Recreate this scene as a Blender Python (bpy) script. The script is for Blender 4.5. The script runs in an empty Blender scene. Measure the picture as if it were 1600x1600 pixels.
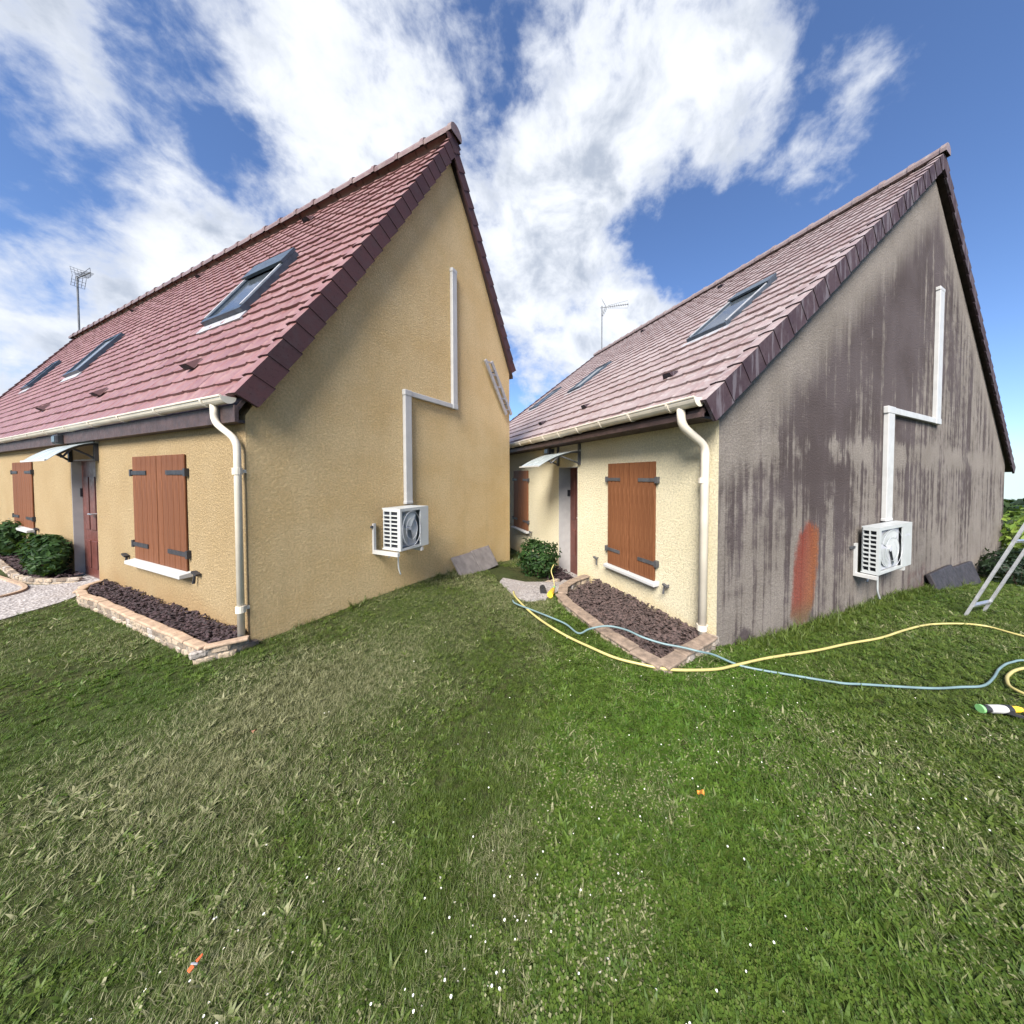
import bpy, bmesh, math, random
import numpy as np
from mathutils import Vector, Matrix, Euler
PI = math.pi
sc = bpy.context.scene
col = sc.collection
# ------------------------------------------------------------------ camera
cam_d = bpy.data.cameras.new('camera')
cam = bpy.data.objects.new('camera', cam_d); col.objects.link(cam)
cam.location = (0, 0, 1.72)
cam.rotation_euler = (math.radians(90 - 1.451), 0, 0)
cam_d.sensor_width = 36.0
cam_d.lens = 36.0 * 493.26 / 1600
cam_d.shift_x = -0.0384
cam_d.shift_y = -0.0278
cam_d.clip_start = 0.05
cam_d.clip_end = 3000
sc.camera = cam
# ------------------------------------------------------------------ light
SUN_AZ = (-0.25, -0.968)            # horizontal direction towards the sun
SUN_EL = math.radians(42)
sun_d = bpy.data.lights.new('sun', 'SUN')
sun_d.energy = 3.0
sun_d.angle = math.radians(30)
sun_d.color = (1.0, 0.95, 0.87)
sun = bpy.data.objects.new('sun', sun_d); col.objects.link(sun)
sd = Vector((SUN_AZ[0]*math.cos(SUN_EL), SUN_AZ[1]*math.cos(SUN_EL), math.sin(SUN_EL))).normalized()
sun.rotation_euler = sd.to_track_quat('Z', 'Y').to_euler()
sun.location = (-20, -15, 30)
sc.view_settings.view_transform = 'Standard'
sc.view_settings.look = 'None'
sc.view_settings.exposure = 1.85
sc.view_settings.gamma = 1.0
sc.view_settings.use_curve_mapping = False
sc.render.engine = 'CYCLES'
sc.cycles.max_bounces = 6
sc.cycles.transparent_max_bounces = 6

# ------------------------------------------------------------------ node helper
class NT:
    def __init__(s, tree): s.t = tree; s.n = tree.nodes; s.l = tree.links
    def new(s, typ, **kw):
        n = s.n.new(typ)
        for k, v in kw.items(): setattr(n, k, v)
        return n
    def put(s, inp, v):
        if hasattr(v, 'is_output') or isinstance(v, bpy.types.NodeSocket): s.l.new(v, inp)
        elif isinstance(v, (tuple, list)) and len(v) == 3 and inp.type == 'RGBA': inp.default_value = (*v, 1)
        else: inp.default_value = v
    def math(s, op, a, b=None, c=None, clamp=False):
        n = s.new('ShaderNodeMath', operation=op); n.use_clamp = clamp
        s.put(n.inputs[0], a)
        if b is not None: s.put(n.inputs[1], b)
        if c is not None: s.put(n.inputs[2], c)
        return n.outputs[0]
    def vmath(s, op, a, b=None):
        n = s.new('ShaderNodeVectorMath', operation=op); s.put(n.inputs[0], a)
        if b is not None: s.put(n.inputs[1], b)
        return n.outputs['Value'] if op in ('DOT_PRODUCT', 'LENGTH') else n.outputs[0]
    def noise(s, vec, scale, detail=4, rough=.55, dist=0.0):
        n = s.new('ShaderNodeTexNoise'); s.put(n.inputs['Vector'], vec)
        n.inputs['Scale'].default_value = scale; n.inputs['Detail'].default_value = detail
        n.inputs['Roughness'].default_value = rough; n.inputs['Distortion'].default_value = dist
        return n.outputs['Fac']
    def vor(s, vec, scale, feature='F1'):
        n = s.new('ShaderNodeTexVoronoi', feature=feature); s.put(n.inputs['Vector'], vec); n.inputs['Scale'].default_value = scale
        return n.outputs['Distance']
    def ss(s, v, a, b, lo=0.0, hi=1.0, kind='SMOOTHSTEP'):
        n = s.new('ShaderNodeMapRange', interpolation_type=kind); n.clamp = True
        s.put(n.inputs[0], v)
        for i, q in enumerate((a, b, lo, hi)): s.put(n.inputs[1 + i], q)
        return n.outputs[0]
    def mix(s, f, a, b, blend='MIX'):
        n = s.new('ShaderNodeMix', data_type='RGBA', blend_type=blend)
        s.put(n.inputs[0], f); s.put(n.inputs[6], a); s.put(n.inputs[7], b)
        return n.outputs[2]
    def scale(s, vec, v3):
        n = s.new('ShaderNodeMapping'); s.put(n.inputs['Vector'], vec); n.inputs['Scale'].default_value = v3
        return n.outputs[0]
    def xyz(s, vec):
        n = s.new('ShaderNodeSeparateXYZ'); s.put(n.inputs[0], vec); return n.outputs[0], n.outputs[1], n.outputs[2]
    def bump(s, h, strength, dist):
        n = s.new('ShaderNodeBump'); n.inputs['Strength'].default_value = strength; n.inputs['Distance'].default_value = dist
        s.put(n.inputs['Height'], h); return n.outputs[0]

def material(name):
    m = bpy.data.materials.new(name); m.use_nodes = True
    t = NT(m.node_tree); b = m.node_tree.nodes['Principled BSDF']
    return m, t, b
def obj_co(t): return t.new('ShaderNodeTexCoord').outputs['Object']
def pos_co(t): return t.new('ShaderNodeNewGeometry').outputs['Position']

# ------------------------------------------------------------------ sky
world = bpy.data.worlds.new('World'); sc.world = world; world.use_nodes = True
w = NT(world.node_tree)
bg = world.node_tree.nodes['Background']
D = w.new('ShaderNodeTexCoord').outputs['Generated']
Dn = w.vmath('NORMALIZE', D)
dx, dy, dz = w.xyz(Dn)
cxyz = w.new('ShaderNodeCombineXYZ'); w.put(cxyz.inputs[0], dx); w.put(cxyz.inputs[1], dy); w.put(cxyz.inputs[2], w.math('MAXIMUM', dz, 0.02))
sky = w.new('ShaderNodeTexSky', sky_type='NISHITA'); sky.sun_disc = False
sky.sun_elevation = SUN_EL; sky.sun_rotation = math.atan2(SUN_AZ[0], SUN_AZ[1])
sky.altitude = 200; sky.air_density = 1.0; sky.dust_density = 0.6; sky.ozone_density = 1.6
w.put(sky.inputs[0], cxyz.outputs[0])
# cloud layer: direction projected onto a flat deck overhead
inv = w.math('DIVIDE', 1.0, w.math('ADD', w.math('MAXIMUM', dz, 0.0), 0.22))
cv = w.new('ShaderNodeCombineXYZ'); w.put(cv.inputs[0], w.math('MULTIPLY', dx, inv)); w.put(cv.inputs[1], w.math('MULTIPLY', dy, inv)); cv.inputs[2].default_value = 3.7
P = cv.outputs[0]
P = w.scale(Dn, (1, 1, 1.25))
n1 = w.noise(P, 4.6, 12, .58, .15)
n2 = w.noise(P, 13.0, 9, .60, .2)
nf = w.math('ADD', w.math('MULTIPLY', n1, .95), w.math('MULTIPLY', n2, .80))
nf = w.math('SUBTRACT', nf, .375)
def blob(c, r0, r1, wt):
    c = Vector(c).normalized()
    return w.ss(w.vmath('DOT_PRODUCT', Dn, tuple(c)), math.cos(math.radians(r1)), math.cos(math.radians(r0)), 0, wt)
BL = [((-.20, .70, .70), 8, 26, .30), ((-.34, .58, .76), 2, 12, .10), ((-.39, .66, .64), 3, 14, .10), ((-.72, .57, .36), 3, 13, .22), ((-.60, .63, .45), 2, 11, .17),
      ((-.84, .49, .22), 3, 13, .26), ((-.67, .45, .59), 2, 9, .15), ((-.53, .64, .56), 2, 9, .10),
      ((.17, .61, .77), 5, 17, .30), ((.30, .66, .69), 3, 11, .27), ((.04, .77, .63), 3, 12, .22), ((.02, .88, .46), 5, 17, .28), ((.19, .90, .38), 3, 10, .20),
      ((.58, .54, .61), 2, 12, .13), ((.52, .60, .60), 2, 9, .11), ((-.3, -.7, .6), 10, 50, .18), ((.30, .83, .47), 3, 11, .26), ((-.62, .48, .62), 3, 14, .14), ((-.70, .56, .45), 3, 12, .10), ((-.78, .55, .30), 3, 12, .16), ((-.47, .50, .73), 3, 10, .12), ((-.60, .60, .40), 2, 9, .14),
      ((-.75, .47, .46), 1, 10, -.22), ((-.56, .52, .64), 1, 8, -.16), ((-.62, .57, .53), 1, 7, -.10), ((-.56, .64, .52), 1, 8, -.16), ((-.785, .51, .35), 1, 8, -.20),
      ((-.002, .62, .785), 1, 6, -.20), ((.24, .745, .61), 1, 9, -.22), ((.37, .755, .54), 2, 9, -.22), ((.62, .50, .60), 4, 20, -.13), ((.76, .54, .36), 4, 22, -.15)]
cov = None
for b_ in BL:
    v = blob(*b_); cov = v if cov is None else w.math('ADD', cov, v)
dens = w.math('ADD', nf, cov)
mask = w.ss(dens, .54, .90)
thick = w.ss(dens, .74, 1.05)
nsh = w.noise(w.vmath('ADD', P, (.05, .0, .12)), 6.0, 7, .58, .3)
ccol = w.mix(thick, (3.4, 3.6, 4.0), (4.2, 4.35, 4.6))
ccol = w.mix(w.math('MULTIPLY', w.ss(nsh, .42, .66), w.ss(dens, .70, .98)), ccol, (2.1, 2.35, 2.8))
skyc = w.mix(1.0, sky.outputs[0], (0.54, 0.64, 0.82), 'MULTIPLY')
fin = w.mix(w.math('MULTIPLY', mask, .95), skyc, ccol)
w.put(bg.inputs['Color'], fin)
bg.inputs['Strength'].default_value = 0.07

# ------------------------------------------------------------------ mesh helpers
class MB:
    def __init__(s): s.v = []; s.f = []; s.m = []
    def add(s, vs, fs, mi=0):
        o = len(s.v); s.v += [tuple(v) for v in vs]
        s.f += [tuple(i + o for i in f) for f in fs]; s.m += [mi]*len(fs); return s
    def box(s, a, b, mi=0):
        (x0, y0, z0), (x1, y1, z1) = a, b
        return s.add([(x0,y0,z0),(x1,y0,z0),(x1,y1,z0),(x0,y1,z0),(x0,y0,z1),(x1,y0,z1),(x1,y1,z1),(x0,y1,z1)],
                     [(0,3,2,1),(4,5,6,7),(0,1,5,4),(1,2,6,5),(2,3,7,6),(3,0,4,7)], mi)
    def bar(s, p, q, w_, h_, up=(0,0,1), mi=0):       # box along p->q, w_ across, h_ along up
        p, q = Vector(p), Vector(q); d = (q-p).normalized(); u = Vector(up); x = d.cross(u)
        if x.length < 1e-5: x = d.cross(Vector((0,1,0)))
        x.normalize(); u = x.cross(d).normalized(); vs = []
        for c in (p, q):
            for a, b in ((-1,-1),(1,-1),(1,1),(-1,1)): vs.append(c + x*(a*w_/2) + u*(b*h_/2))
        return s.add(vs, [(0,1,2,3),(7,6,5,4),(0,4,5,1),(1,5,6,2),(2,6,7,3),(3,7,4,0)], mi)
    def prism(s, poly, axis, a, b, mi=0):             # polygon of 2-D points extruded along an axis
        n = len(poly)
        def P3(q, t): return {'y': (q[0], t, q[1]), 'x': (t, q[0], q[1]), 'z': (q[0], q[1], t)}[axis]
        vs = [P3(q, a) for q in poly] + [P3(q, b) for q in poly]
        fs = [tuple(range(n)), tuple(range(2*n-1, n-1, -1))] + [(i, i+n, (i+1) % n + n, (i+1) % n) for i in range(n)]
        return s.add(vs, fs, mi)
    def tube(s, pts, r, seg=8, caps=True, mi=0):
        pts = [Vector(p) for p in pts]; rs = r if isinstance(r, (list, tuple)) else [r]*len(pts)
        o = len(s.v); prev = None
        for i, p in enumerate(pts):
            d = (pts[min(i+1, len(pts)-1)] - pts[max(i-1, 0)]).normalized()
            x = prev if prev is not None else (d.orthogonal())
            x = (x - d*x.dot(d)); x = x.normalized() if x.length > 1e-6 else d.orthogonal().normalized()
            prev = x; y = d.cross(x)
            for k in range(seg):
                a = 2*PI*k/seg; s.v.append(tuple(p + (x*math.cos(a) + y*math.sin(a))*rs[i]))
        for i in range(len(pts)-1):
            for k in range(seg):
                k2 = (k+1) % seg
                s.f.append((o+i*seg+k, o+i*seg+k2, o+(i+1)*seg+k2, o+(i+1)*seg+k)); s.m.append(mi)
        if caps:
            s.f.append(tuple(o+k for k in reversed(range(seg)))); s.f.append(tuple(o+(len(pts)-1)*seg+k for k in range(seg))); s.m += [mi, mi]
        return s
    def mesh(s, name, mats, smooth=False):
        me = bpy.data.meshes.new(name); me.from_pydata(s.v, [], s.f)
        for m in (mats if isinstance(mats, (list, tuple)) else [mats]): me.materials.append(m)
        if any(s.m): me.polygons.foreach_set('material_index', s.m)
        bm = bmesh.new(); bm.from_mesh(me); bmesh.ops.recalc_face_normals(bm, faces=bm.faces); bm.to_mesh(me); bm.free()
        if smooth:
            for p in me.polygons: p.use_smooth = True
        return me
    def build(s, name, mats, parent=None, smooth=False, bevel=0.0, **kw):
        o = link(name, s.mesh(name, mats, smooth), parent)
        if bevel:
            b = o.modifiers.new('bevel', 'BEVEL'); b.width = bevel; b.segments = 2; b.limit_method = 'ANGLE'
        for k, v in kw.items(): o[k] = v
        return o
def link(name, me, parent=None, mat4=None):
    o = bpy.data.objects.new(name, me); col.objects.link(o)
    if parent: o.parent = parent
    if mat4 is not None: o.matrix_local = mat4
    return o
def tag(o, label, cat, group=None, kind=None):
    if label: o['label'] = label
    if cat: o['category'] = cat
    if group: o['group'] = group
    if kind: o['kind'] = kind
    return o
def empty(name, loc, rz=0, parent=None):
    o = bpy.data.objects.new(name, None); col.objects.link(o); o.empty_display_size = .2
    o.location = loc; o.rotation_euler = (0, 0, rz); return o
rng = random.Random(7); nr = np.random.default_rng(11)
def spline(pts, n=6):                                  # Catmull-Rom through the points
    P_ = [Vector(p) for p in pts]; out = []
    for i in range(len(P_)-1):
        p0, p1, p2, p3 = P_[max(i-1,0)], P_[i], P_[i+1], P_[min(i+2,len(P_)-1)]
        for k in range(n):
            t = k/n
            out.append(.5*((2*p1) + (p2-p0)*t + (2*p0-5*p1+4*p2-p3)*t*t + (3*p1-p0-3*p2+p3)*t**3))
    return out + [P_[-1]]

# ------------------------------------------------------------------ plain materials
def plain(name, c, rough=.6, metal=0.0, var=.12, scale=8, bump=0.0, bscale=60, spec=.5):
    m, t, b = material(name); co = pos_co(t)
    f = t.noise(co, scale, 5, .6)
    lo = tuple(x*(1-var) for x in c); hi = tuple(min(1, x*(1+var)) for x in c)
    t.put(b.inputs['Base Color'], t.mix(t.ss(f, .3, .7), lo, hi))
    t.put(b.inputs['Roughness'], t.ss(t.noise(co, scale*2.3, 3), .3, .7, max(0, rough-.08), min(1, rough+.08)))
    b.inputs['Metallic'].default_value = metal; b.inputs['Specular IOR Level'].default_value = spec
    if bump: t.put(b.inputs['Normal'], t.bump(t.noise(co, bscale, 4), bump, .01))
    return m
M = {}
M['pvc'] = plain('cream_pvc', (.58, .52, .43), .38, var=.10, scale=3)
M['white'] = plain('white_paint', (.41, .405, .395), .45, var=.07, scale=5)
M['acwhite'] = plain('white_enamel', (.39, .405, .405), .4, var=.05, scale=4)
M['acgrey'] = plain('pale_grey_plastic', (.40, .41, .44), .45, var=.08)
M['dark'] = plain('dark_void', (.012, .014, .022), .7, var=.2)
M['iron'] = plain('black_iron', (.018, .018, .022), .5, var=.3)
M['greyiron'] = plain('grey_iron', (.06, .06, .065), .5, var=.3)
M['alu'] = plain('aluminium', (.50, .51, .53), .38, metal=.75, var=.12, scale=14)
M['aerial'] = plain('dull_aerial_metal', (.13, .135, .145), .6, metal=.2, var=.2)
M['aluflat'] = plain('weathered_aluminium', (.42, .42, .43), .5, metal=.35, var=.15, scale=14)
M['jamb'] = plain('grey_jamb_paint', (.33, .315, .305), .6, var=.06)
M['door'] = plain('red_brown_door', (.10, .034, .027), .4, var=.18, scale=6)
M['glass'] = plain('dark_glass', (.05, .06, .07), .08, var=.1)
M['zinc'] = plain('dark_zinc', (.055, .075, .10), .38, metal=.3, var=.2)
M['lead'] = plain('grey_lead', (.30, .30, .32), .55, var=.15)
M['acrylic'] = plain('clear_acrylic', (.34, .38, .385), .22, var=.06, scale=3)
M['fascia'] = plain('brown_fascia', (.048, .028, .026), .6, var=.35, scale=9, bump=.3)
M['mulch'] = plain('dark_mulch', (.035, .020, .022), .85, var=.75, scale=26)
M['mulch2'] = plain('faded_mulch', (.058, .038, .034), .85, var=.75, scale=26)
M['slab'] = plain('concrete_slab', (.17, .15, .145), .8, var=.22, scale=7, bump=.35, bscale=90)
M['wetslab'] = plain('wet_dark_stone', (.030, .026, .030), .6, var=.4, scale=9, bump=.6, bscale=30)
M['cap'] = plain('pale_stone_cap', (.34, .24, .165), .8, var=.22, scale=12, bump=.5, bscale=50)
M['capR'] = plain('dull_stone_cap', (.21, .155, .115), .85, var=.3, scale=12, bump=.5, bscale=50)
M['grout'] = plain('grey_mortar', (.22, .185, .15), .9, var=.3, scale=20, bump=.6, bscale=60)
M['yhose'] = plain('yellow_hose', (.40, .345, .13), .45, var=.12, scale=5)
M['bhose'] = plain('blue_grey_hose', (.13, .195, .205), .45, var=.15, scale=5)
M['yellow'] = plain('yellow_plastic', (.75, .46, .03), .4, var=.1)
M['lime'] = plain('green_plastic', (.22, .50, .18), .4, var=.1)
M['black'] = plain('black_rubber', (.02, .02, .022), .5, var=.3)
M['orange'] = plain('orange_red_plastic', (.55, .09, .02), .4, var=.2)
M['bark'] = plain('brown_bark', (.09, .06, .04), .9, var=.3, scale=20, bump=.5)
M['path'] = None
def stone_mat():
    m, t, b = material('rubble_stone'); co = pos_co(t)
    r = t.new('ShaderNodeObjectInfo').outputs['Random']
    c = t.mix(t.ss(r, .1, .6), (.16, .12, .09), (.36, .28, .20)); c = t.mix(t.ss(r, .7, 1), c, (.34, .30, .27))
    c = t.mix(t.ss(t.noise(co, 40, 5), .45, .7), c, (.10, .085, .07)); t.put(b.inputs['Base Color'], c)
    t.put(b.inputs['Normal'], t.bump(t.noise(co, 70, 4), .6, .01)); b.inputs['Roughness'].default_value = .85
    return m
M['stone'] = stone_mat()
def gravel_mat():
    m, t, b = material('pale_gravel'); co = pos_co(t)
    v = t.new('ShaderNodeTexVoronoi'); t.put(v.inputs['Vector'], co); v.inputs['Scale'].default_value = 42
    c = t.mix(t.ss(t.noise(v.outputs['Position'], 30, 1), .3, .7), (.19, .17, .165), (.40, .37, .355))
    c = t.mix(t.ss(t.noise(co, 2.5, 4), .4, .7), c, (.27, .24, .225))
    t.put(b.inputs['Base Color'], c); t.put(b.inputs['Normal'], t.bump(v.outputs['Distance'], .7, .02)); b.inputs['Roughness'].default_value = .9
    return m
M['path'] = gravel_mat()
def wood_mat(name, c0, c1):
    m, t, b = material(name); co = obj_co(t)
    g = t.noise(t.scale(co, (9, 14, .9)), 4, 6, .6, 1.2)
    r = t.new('ShaderNodeObjectInfo').outputs['Random']
    c = t.mix(t.ss(g, .3, .7), c0, c1); c = t.mix(t.math('MULTIPLY', r, .3), c, tuple(x*.75 for x in c0))
    t.put(b.inputs['Base Color'], c); t.put(b.inputs['Normal'], t.bump(g, .12, .005)); b.inputs['Roughness'].default_value = .62; b.inputs['Specular IOR Level'].default_value = .25
    return m
M['woodL'] = wood_mat('brown_stained_wood', (.10, .034, .013), (.18, .068, .028))
M['woodR'] = wood_mat('warm_stained_wood', (.115, .041, .016), (.21, .087, .038))
def tile_mat(name, base, base2, weather, wamt, streak=0.0, rough=.42):
    m, t, b = material(name); co = pos_co(t)
    r = t.math('FRACT', t.math('ADD', t.new('ShaderNodeObjectInfo').outputs['Random'], t.new('ShaderNodeNewGeometry').outputs['Random Per Island']))
    n = t.noise(co, 1.1, 4, .6); n2 = t.noise(co, 9, 5, .65)
    c = t.mix(t.ss(t.math('ADD', t.math('MULTIPLY', r, .28), t.math('MULTIPLY', n, .80)), .27, .78), base, base2)
    c = t.mix(t.math('MULTIPLY', t.ss(n2, .42, .72), wamt), c, weather)
    c = t.mix(t.math('MULTIPLY', t.ss(t.noise(co, 34, 3), .60, .72), .5), c, tuple(x*.35 for x in base))
    if streak:
        s_ = t.noise(t.scale(co, (13, 13, 1.6)), 1, 4, .6)
        c = t.mix(t.math('MULTIPLY', t.ss(s_, .52, .62), streak), c, (.17, .155, .175))
    t.put(b.inputs['Base Color'], c)
    t.put(b.inputs['Roughness'], t.ss(n2, .3, .7, rough-.08, rough+.12))
    t.put(b.inputs['Normal'], t.bump(t.noise(co, 45, 4), .25, .006)); b.inputs['Specular IOR Level'].default_value = .5 if rough < .6 else .2
    return m
M['tileL'] = tile_mat('red_roof_tile', (.155, .066, .060), (.21, .105, .098), (.25, .175, .168), .45)
M['tileR'] = tile_mat('faded_roof_tile', (.20, .132, .126), (.265, .20, .194), (.335, .30, .295), .7)
M['vergeL'] = tile_mat('dark_verge_tile', (.055, .029, .032), (.085, .040, .042), (.07, .052, .058), .5, rough=.7)
M['vergeR'] = tile_mat('stained_verge_tile', (.034, .021, .027), (.052, .032, .038), (.085, .068, .078), .4, streak=.42, rough=.75)
M['ridgeL'] = tile_mat('grey_red_ridge_tile', (.15, .095, .088), (.19, .125, .118), (.22, .18, .165), .6)
M['ridgeR'] = tile_mat('grey_ridge_tile', (.18, .13, .125), (.22, .165, .16), (.26, .23, .22), .6)

def crepi(name, c0, c1, stain=None, stain_h=.45, grime=0.0, bstr=1.0):
    """roughcast render: coarse sprayed grain"""
    m, t, b = material(name); co = obj_co(t); x, y, z = t.xyz(co)
    g1 = t.noise(co, 38, 4, .85); g2 = t.noise(co, 120, 3, .7); big = t.noise(co, 1.3, 5, .6)
    h = t.math('ADD', t.math('MULTIPLY', t.ss(g1, .36, .66), .7), t.math('MULTIPLY', g2, .45))
    c = t.mix(t.ss(big, .3, .7), c0, c1)
    c = t.mix(t.math('MULTIPLY', t.ss(g1, .56, .40), .5), c, tuple(q*.60 for q in c0))
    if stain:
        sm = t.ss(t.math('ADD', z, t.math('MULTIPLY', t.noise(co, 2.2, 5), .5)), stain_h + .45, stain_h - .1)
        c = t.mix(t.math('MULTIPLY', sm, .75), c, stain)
    if grime:
        s_ = t.noise(t.scale(co, (5, 5, .5)), 1.2, 5, .6)
        c = t.mix(t.math('MULTIPLY', t.ss(s_, .5, .75), grime), c, tuple(q*.55 for q in c0))
    t.put(b.inputs['Base Color'], c); b.inputs['Roughness'].default_value = .92; b.inputs['Specular IOR Level'].default_value = .2
    t.put(b.inputs['Normal'], t.bump(h, bstr, .014))
    return m
M['wallL'] = crepi('ochre_render', (.44, .315, .165), (.49, .365, .205), stain=(.38, .215, .09), stain_h=.22)  # front copy of the ochre paint, colour toned down against the direct sun
M['gableL'] = crepi('ochre_render_lightened', (.75, .53, .26), (.83, .625, .345), grime=.15)  # same ochre paint as the front, colour lightened to make up for the gable's shade
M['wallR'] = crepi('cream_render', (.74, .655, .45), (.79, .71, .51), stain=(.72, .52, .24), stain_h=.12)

def dirty_gable():
    m, t, b = material('streaked_gable_render'); co = obj_co(t); x, y, z = t.xyz(co)
    g1 = t.noise(co, 32, 5, .78); g2 = t.noise(co, 80, 3, .7)
    h = t.math('ADD', t.math('MULTIPLY', t.ss(g1, .36, .66), .7), t.math('MULTIPLY', g2, .45))
    s1 = t.noise(t.scale(co, (4.2, 1, .20)), 1, 6, .66)          # runs of dirt
    s2 = t.noise(t.scale(co, (.62, 1, .10)), 1, 4, .55)
    s3 = t.noise(t.scale(co, (13, 1, .40)), 1, 4, .65)
    wx = t.math('ADD', t.math('MULTIPLY', t.math('SUBTRACT', t.noise(co, 5, 5, .65), .5), .22), t.math('MULTIPLY', t.math('SUBTRACT', g1, .5), .12))
    run = t.math('ADD', wx, t.math('ADD', t.math('ADD', t.math('MULTIPLY', s1, .48), t.math('MULTIPLY', s2, .30)), t.math('MULTIPLY', s3, .30)))
    # clear bands below the verge on both slopes
    wob = t.math('MULTIPLY', t.noise(t.scale(co, (4.2, 1, .0)), 1.0, 6, .75), 1.25)
    dl = t.math('SUBTRACT', t.math('SUBTRACT', t.math('MULTIPLY_ADD', x, .797, 2.517), z), wob)
    dr = t.math('SUBTRACT', t.math('SUBTRACT', t.math('MULTIPLY_ADD', x, -.82, 13.2), z), t.math('MULTIPLY', wob, .55))
    ed = t.math('MINIMUM', t.ss(dl, -.25, .55), t.ss(dr, -.1, .7))
    # the washed band half way up, and the paler foot of the wall
    band = t.math('MULTIPLY', t.ss(t.math('ADD', z, t.math('MULTIPLY', g1, .15)), 1.95, 2.25), t.ss(t.math('ADD', z, t.math('MULTIPLY', g1, .15)), 2.62, 2.36))
    low = t.ss(z, 1.5, .1)
    top = t.math('MULTIPLY', t.ss(z, 2.6, 4.6), t.ss(t.math('ABSOLUTE', t.math('SUBTRACT', x, 6.4)), 2.6, .6))
    thr = t.math('ADD', t.math('ADD', .528, t.math('MULTIPLY', band, t.ss(t.noise(t.scale(co, (1.3, 1, .6)), 1, 4, .6), .38, .62, .0, .13))), t.math('MULTIPLY', low, .05))
    thr = t.math('SUBTRACT', thr, t.math('MULTIPLY', top, .055))
    left = t.math('MULTIPLY', t.ss(t.math('ABSOLUTE', t.math('SUBTRACT', x, 1.75)), 1.1, .2), t.math('MULTIPLY', t.ss(z, 1.1, 1.9), t.ss(z, 3.6, 2.8)))
    mid = t.math('MULTIPLY', t.ss(t.math('ABSOLUTE', t.math('SUBTRACT', x, 4.6)), 1.6, .4), t.math('MULTIPLY', t.ss(z, 1.4, 2.6), t.ss(z, 5.6, 4.4)))
    thr = t.math('SUBTRACT', thr, t.math('MULTIPLY', t.math('MAXIMUM', left, mid), .06))
    d = t.math('MULTIPLY', t.ss(t.math('SUBTRACT', run, thr), -.045, .05), ed)
    light = t.mix(t.ss(t.noise(co, 1.6, 4), .3, .7), (.20, .172, .148), (.255, .222, .195))  # render and dirt colours darkened throughout to stand in for shade on this gable
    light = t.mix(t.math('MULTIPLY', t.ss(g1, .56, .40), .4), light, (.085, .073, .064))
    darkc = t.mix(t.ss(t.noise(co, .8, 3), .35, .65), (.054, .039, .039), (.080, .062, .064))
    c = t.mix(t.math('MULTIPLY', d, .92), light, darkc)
    # orange test patch
    ex = t.math('DIVIDE', t.math('SUBTRACT', x, t.math('MULTIPLY_ADD', z, .14, 1.77)), .30)
    ez = t.math('DIVIDE', t.math('SUBTRACT', z, .52), .70)
    e4 = t.math('ADD', t.math('POWER', t.math('ABSOLUTE', ex), 2.2), t.math('POWER', t.math('ABSOLUTE', ez), 4.0))
    om = t.ss(t.math('ADD', t.math('ADD', e4, t.math('MULTIPLY', t.math('SUBTRACT', t.noise(co, 7, 6, .7), .5), 1.5)), t.math('MULTIPLY', t.math('SUBTRACT', s3, .5), 1.4)), 1.35, .55)
    oc = t.mix(t.ss(ex, -.6, .9), (.22, .036, .018), (.29, .092, .026)); oc = t.mix(t.ss(z, .25, -.1), oc, (.14, .09, .04))
    oc = t.mix(t.math('MULTIPLY', t.ss(g1, .58, .40), .5), oc, (.08, .028, .022))
    c = t.mix(t.math('MULTIPLY', om, .85), c, oc)
    # wet dark foot beside the corner and reddish marks by the slabs
    wd = t.math('ADD', t.math('MULTIPLY', t.math('ABSOLUTE', t.math('SUBTRACT', x, .50)), .8), t.math('ADD', z, t.math('MULTIPLY', t.noise(co, 12, 4), .10)))
    c = t.mix(t.math('MULTIPLY', t.ss(wd, .21, .11), .85), c, (.055, .04, .045))
    rm = t.math('MULTIPLY', t.ss(t.math('ABSOLUTE', t.math('SUBTRACT', x, 6.1)), .85, .3), t.ss(z, .25, -.15))
    c = t.mix(t.math('MULTIPLY', t.math('MULTIPLY', rm, t.ss(t.noise(co, 3.5, 4), .42, .6)), .6), c, (.13, .075, .07))
    t.put(b.inputs['Base Color'], c); b.inputs['Roughness'].default_value = .9; b.inputs['Specular IOR Level'].default_value = .2
    t.put(b.inputs['Normal'], t.bump(h, .9, .013))
    return m
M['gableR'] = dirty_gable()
# ------------------------------------------------------------------ lie of the land
LA,LX,LY,LZ=math.radians(66.703),-2.804,2.906,0.139
RA,RX,RY,RZ=math.radians(27.281),1.790,3.381,-0.133
def w2(k,x,y):
    a,X,Y=(LA,LX,LY) if k=='L' else (RA,RX,RY)
    return X+x*math.cos(a)-y*math.sin(a), Y+x*math.sin(a)+y*math.cos(a)
CP=[(0,0,0),(0,1,0),(-1.5,1,.03),(1.5,1,-.02),(-3,0,.08),(3,0,-.08),(0,-4,0),(-1,2.6,.04),(1,2.6,-.06),(0.2,4.6,-.12),
    (20,8,-1.5),(30,20,-2.6),(12,-4,-.5),(-15,2,.2),(4,3,-.22),(7,4,-.45)]
CP+=[(*w2('L',0,u),.139) for u in (0,2,4,8,14)]+[(*w2('L',-1.6,u),.12) for u in (2,4,6,9)]
CP+=[(*w2('L',v,0),z) for v,z in ((.8,.133),(1.6,.128),(2.64,.065),(4.5,-.2))]
CP+=[(*w2('R',v,0),z) for v,z in ((0,-.17),(.98,-.27),(1.98,-.32),(3.47,-.387),(5.04,-.458),(7.16,-.62),(11.1,-1.08))]
CP+=[(*w2('R',0,u),z) for u,z in ((1.5,-.22),(2.9,-.30),(5,-.36),(8,-.42))]
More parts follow.
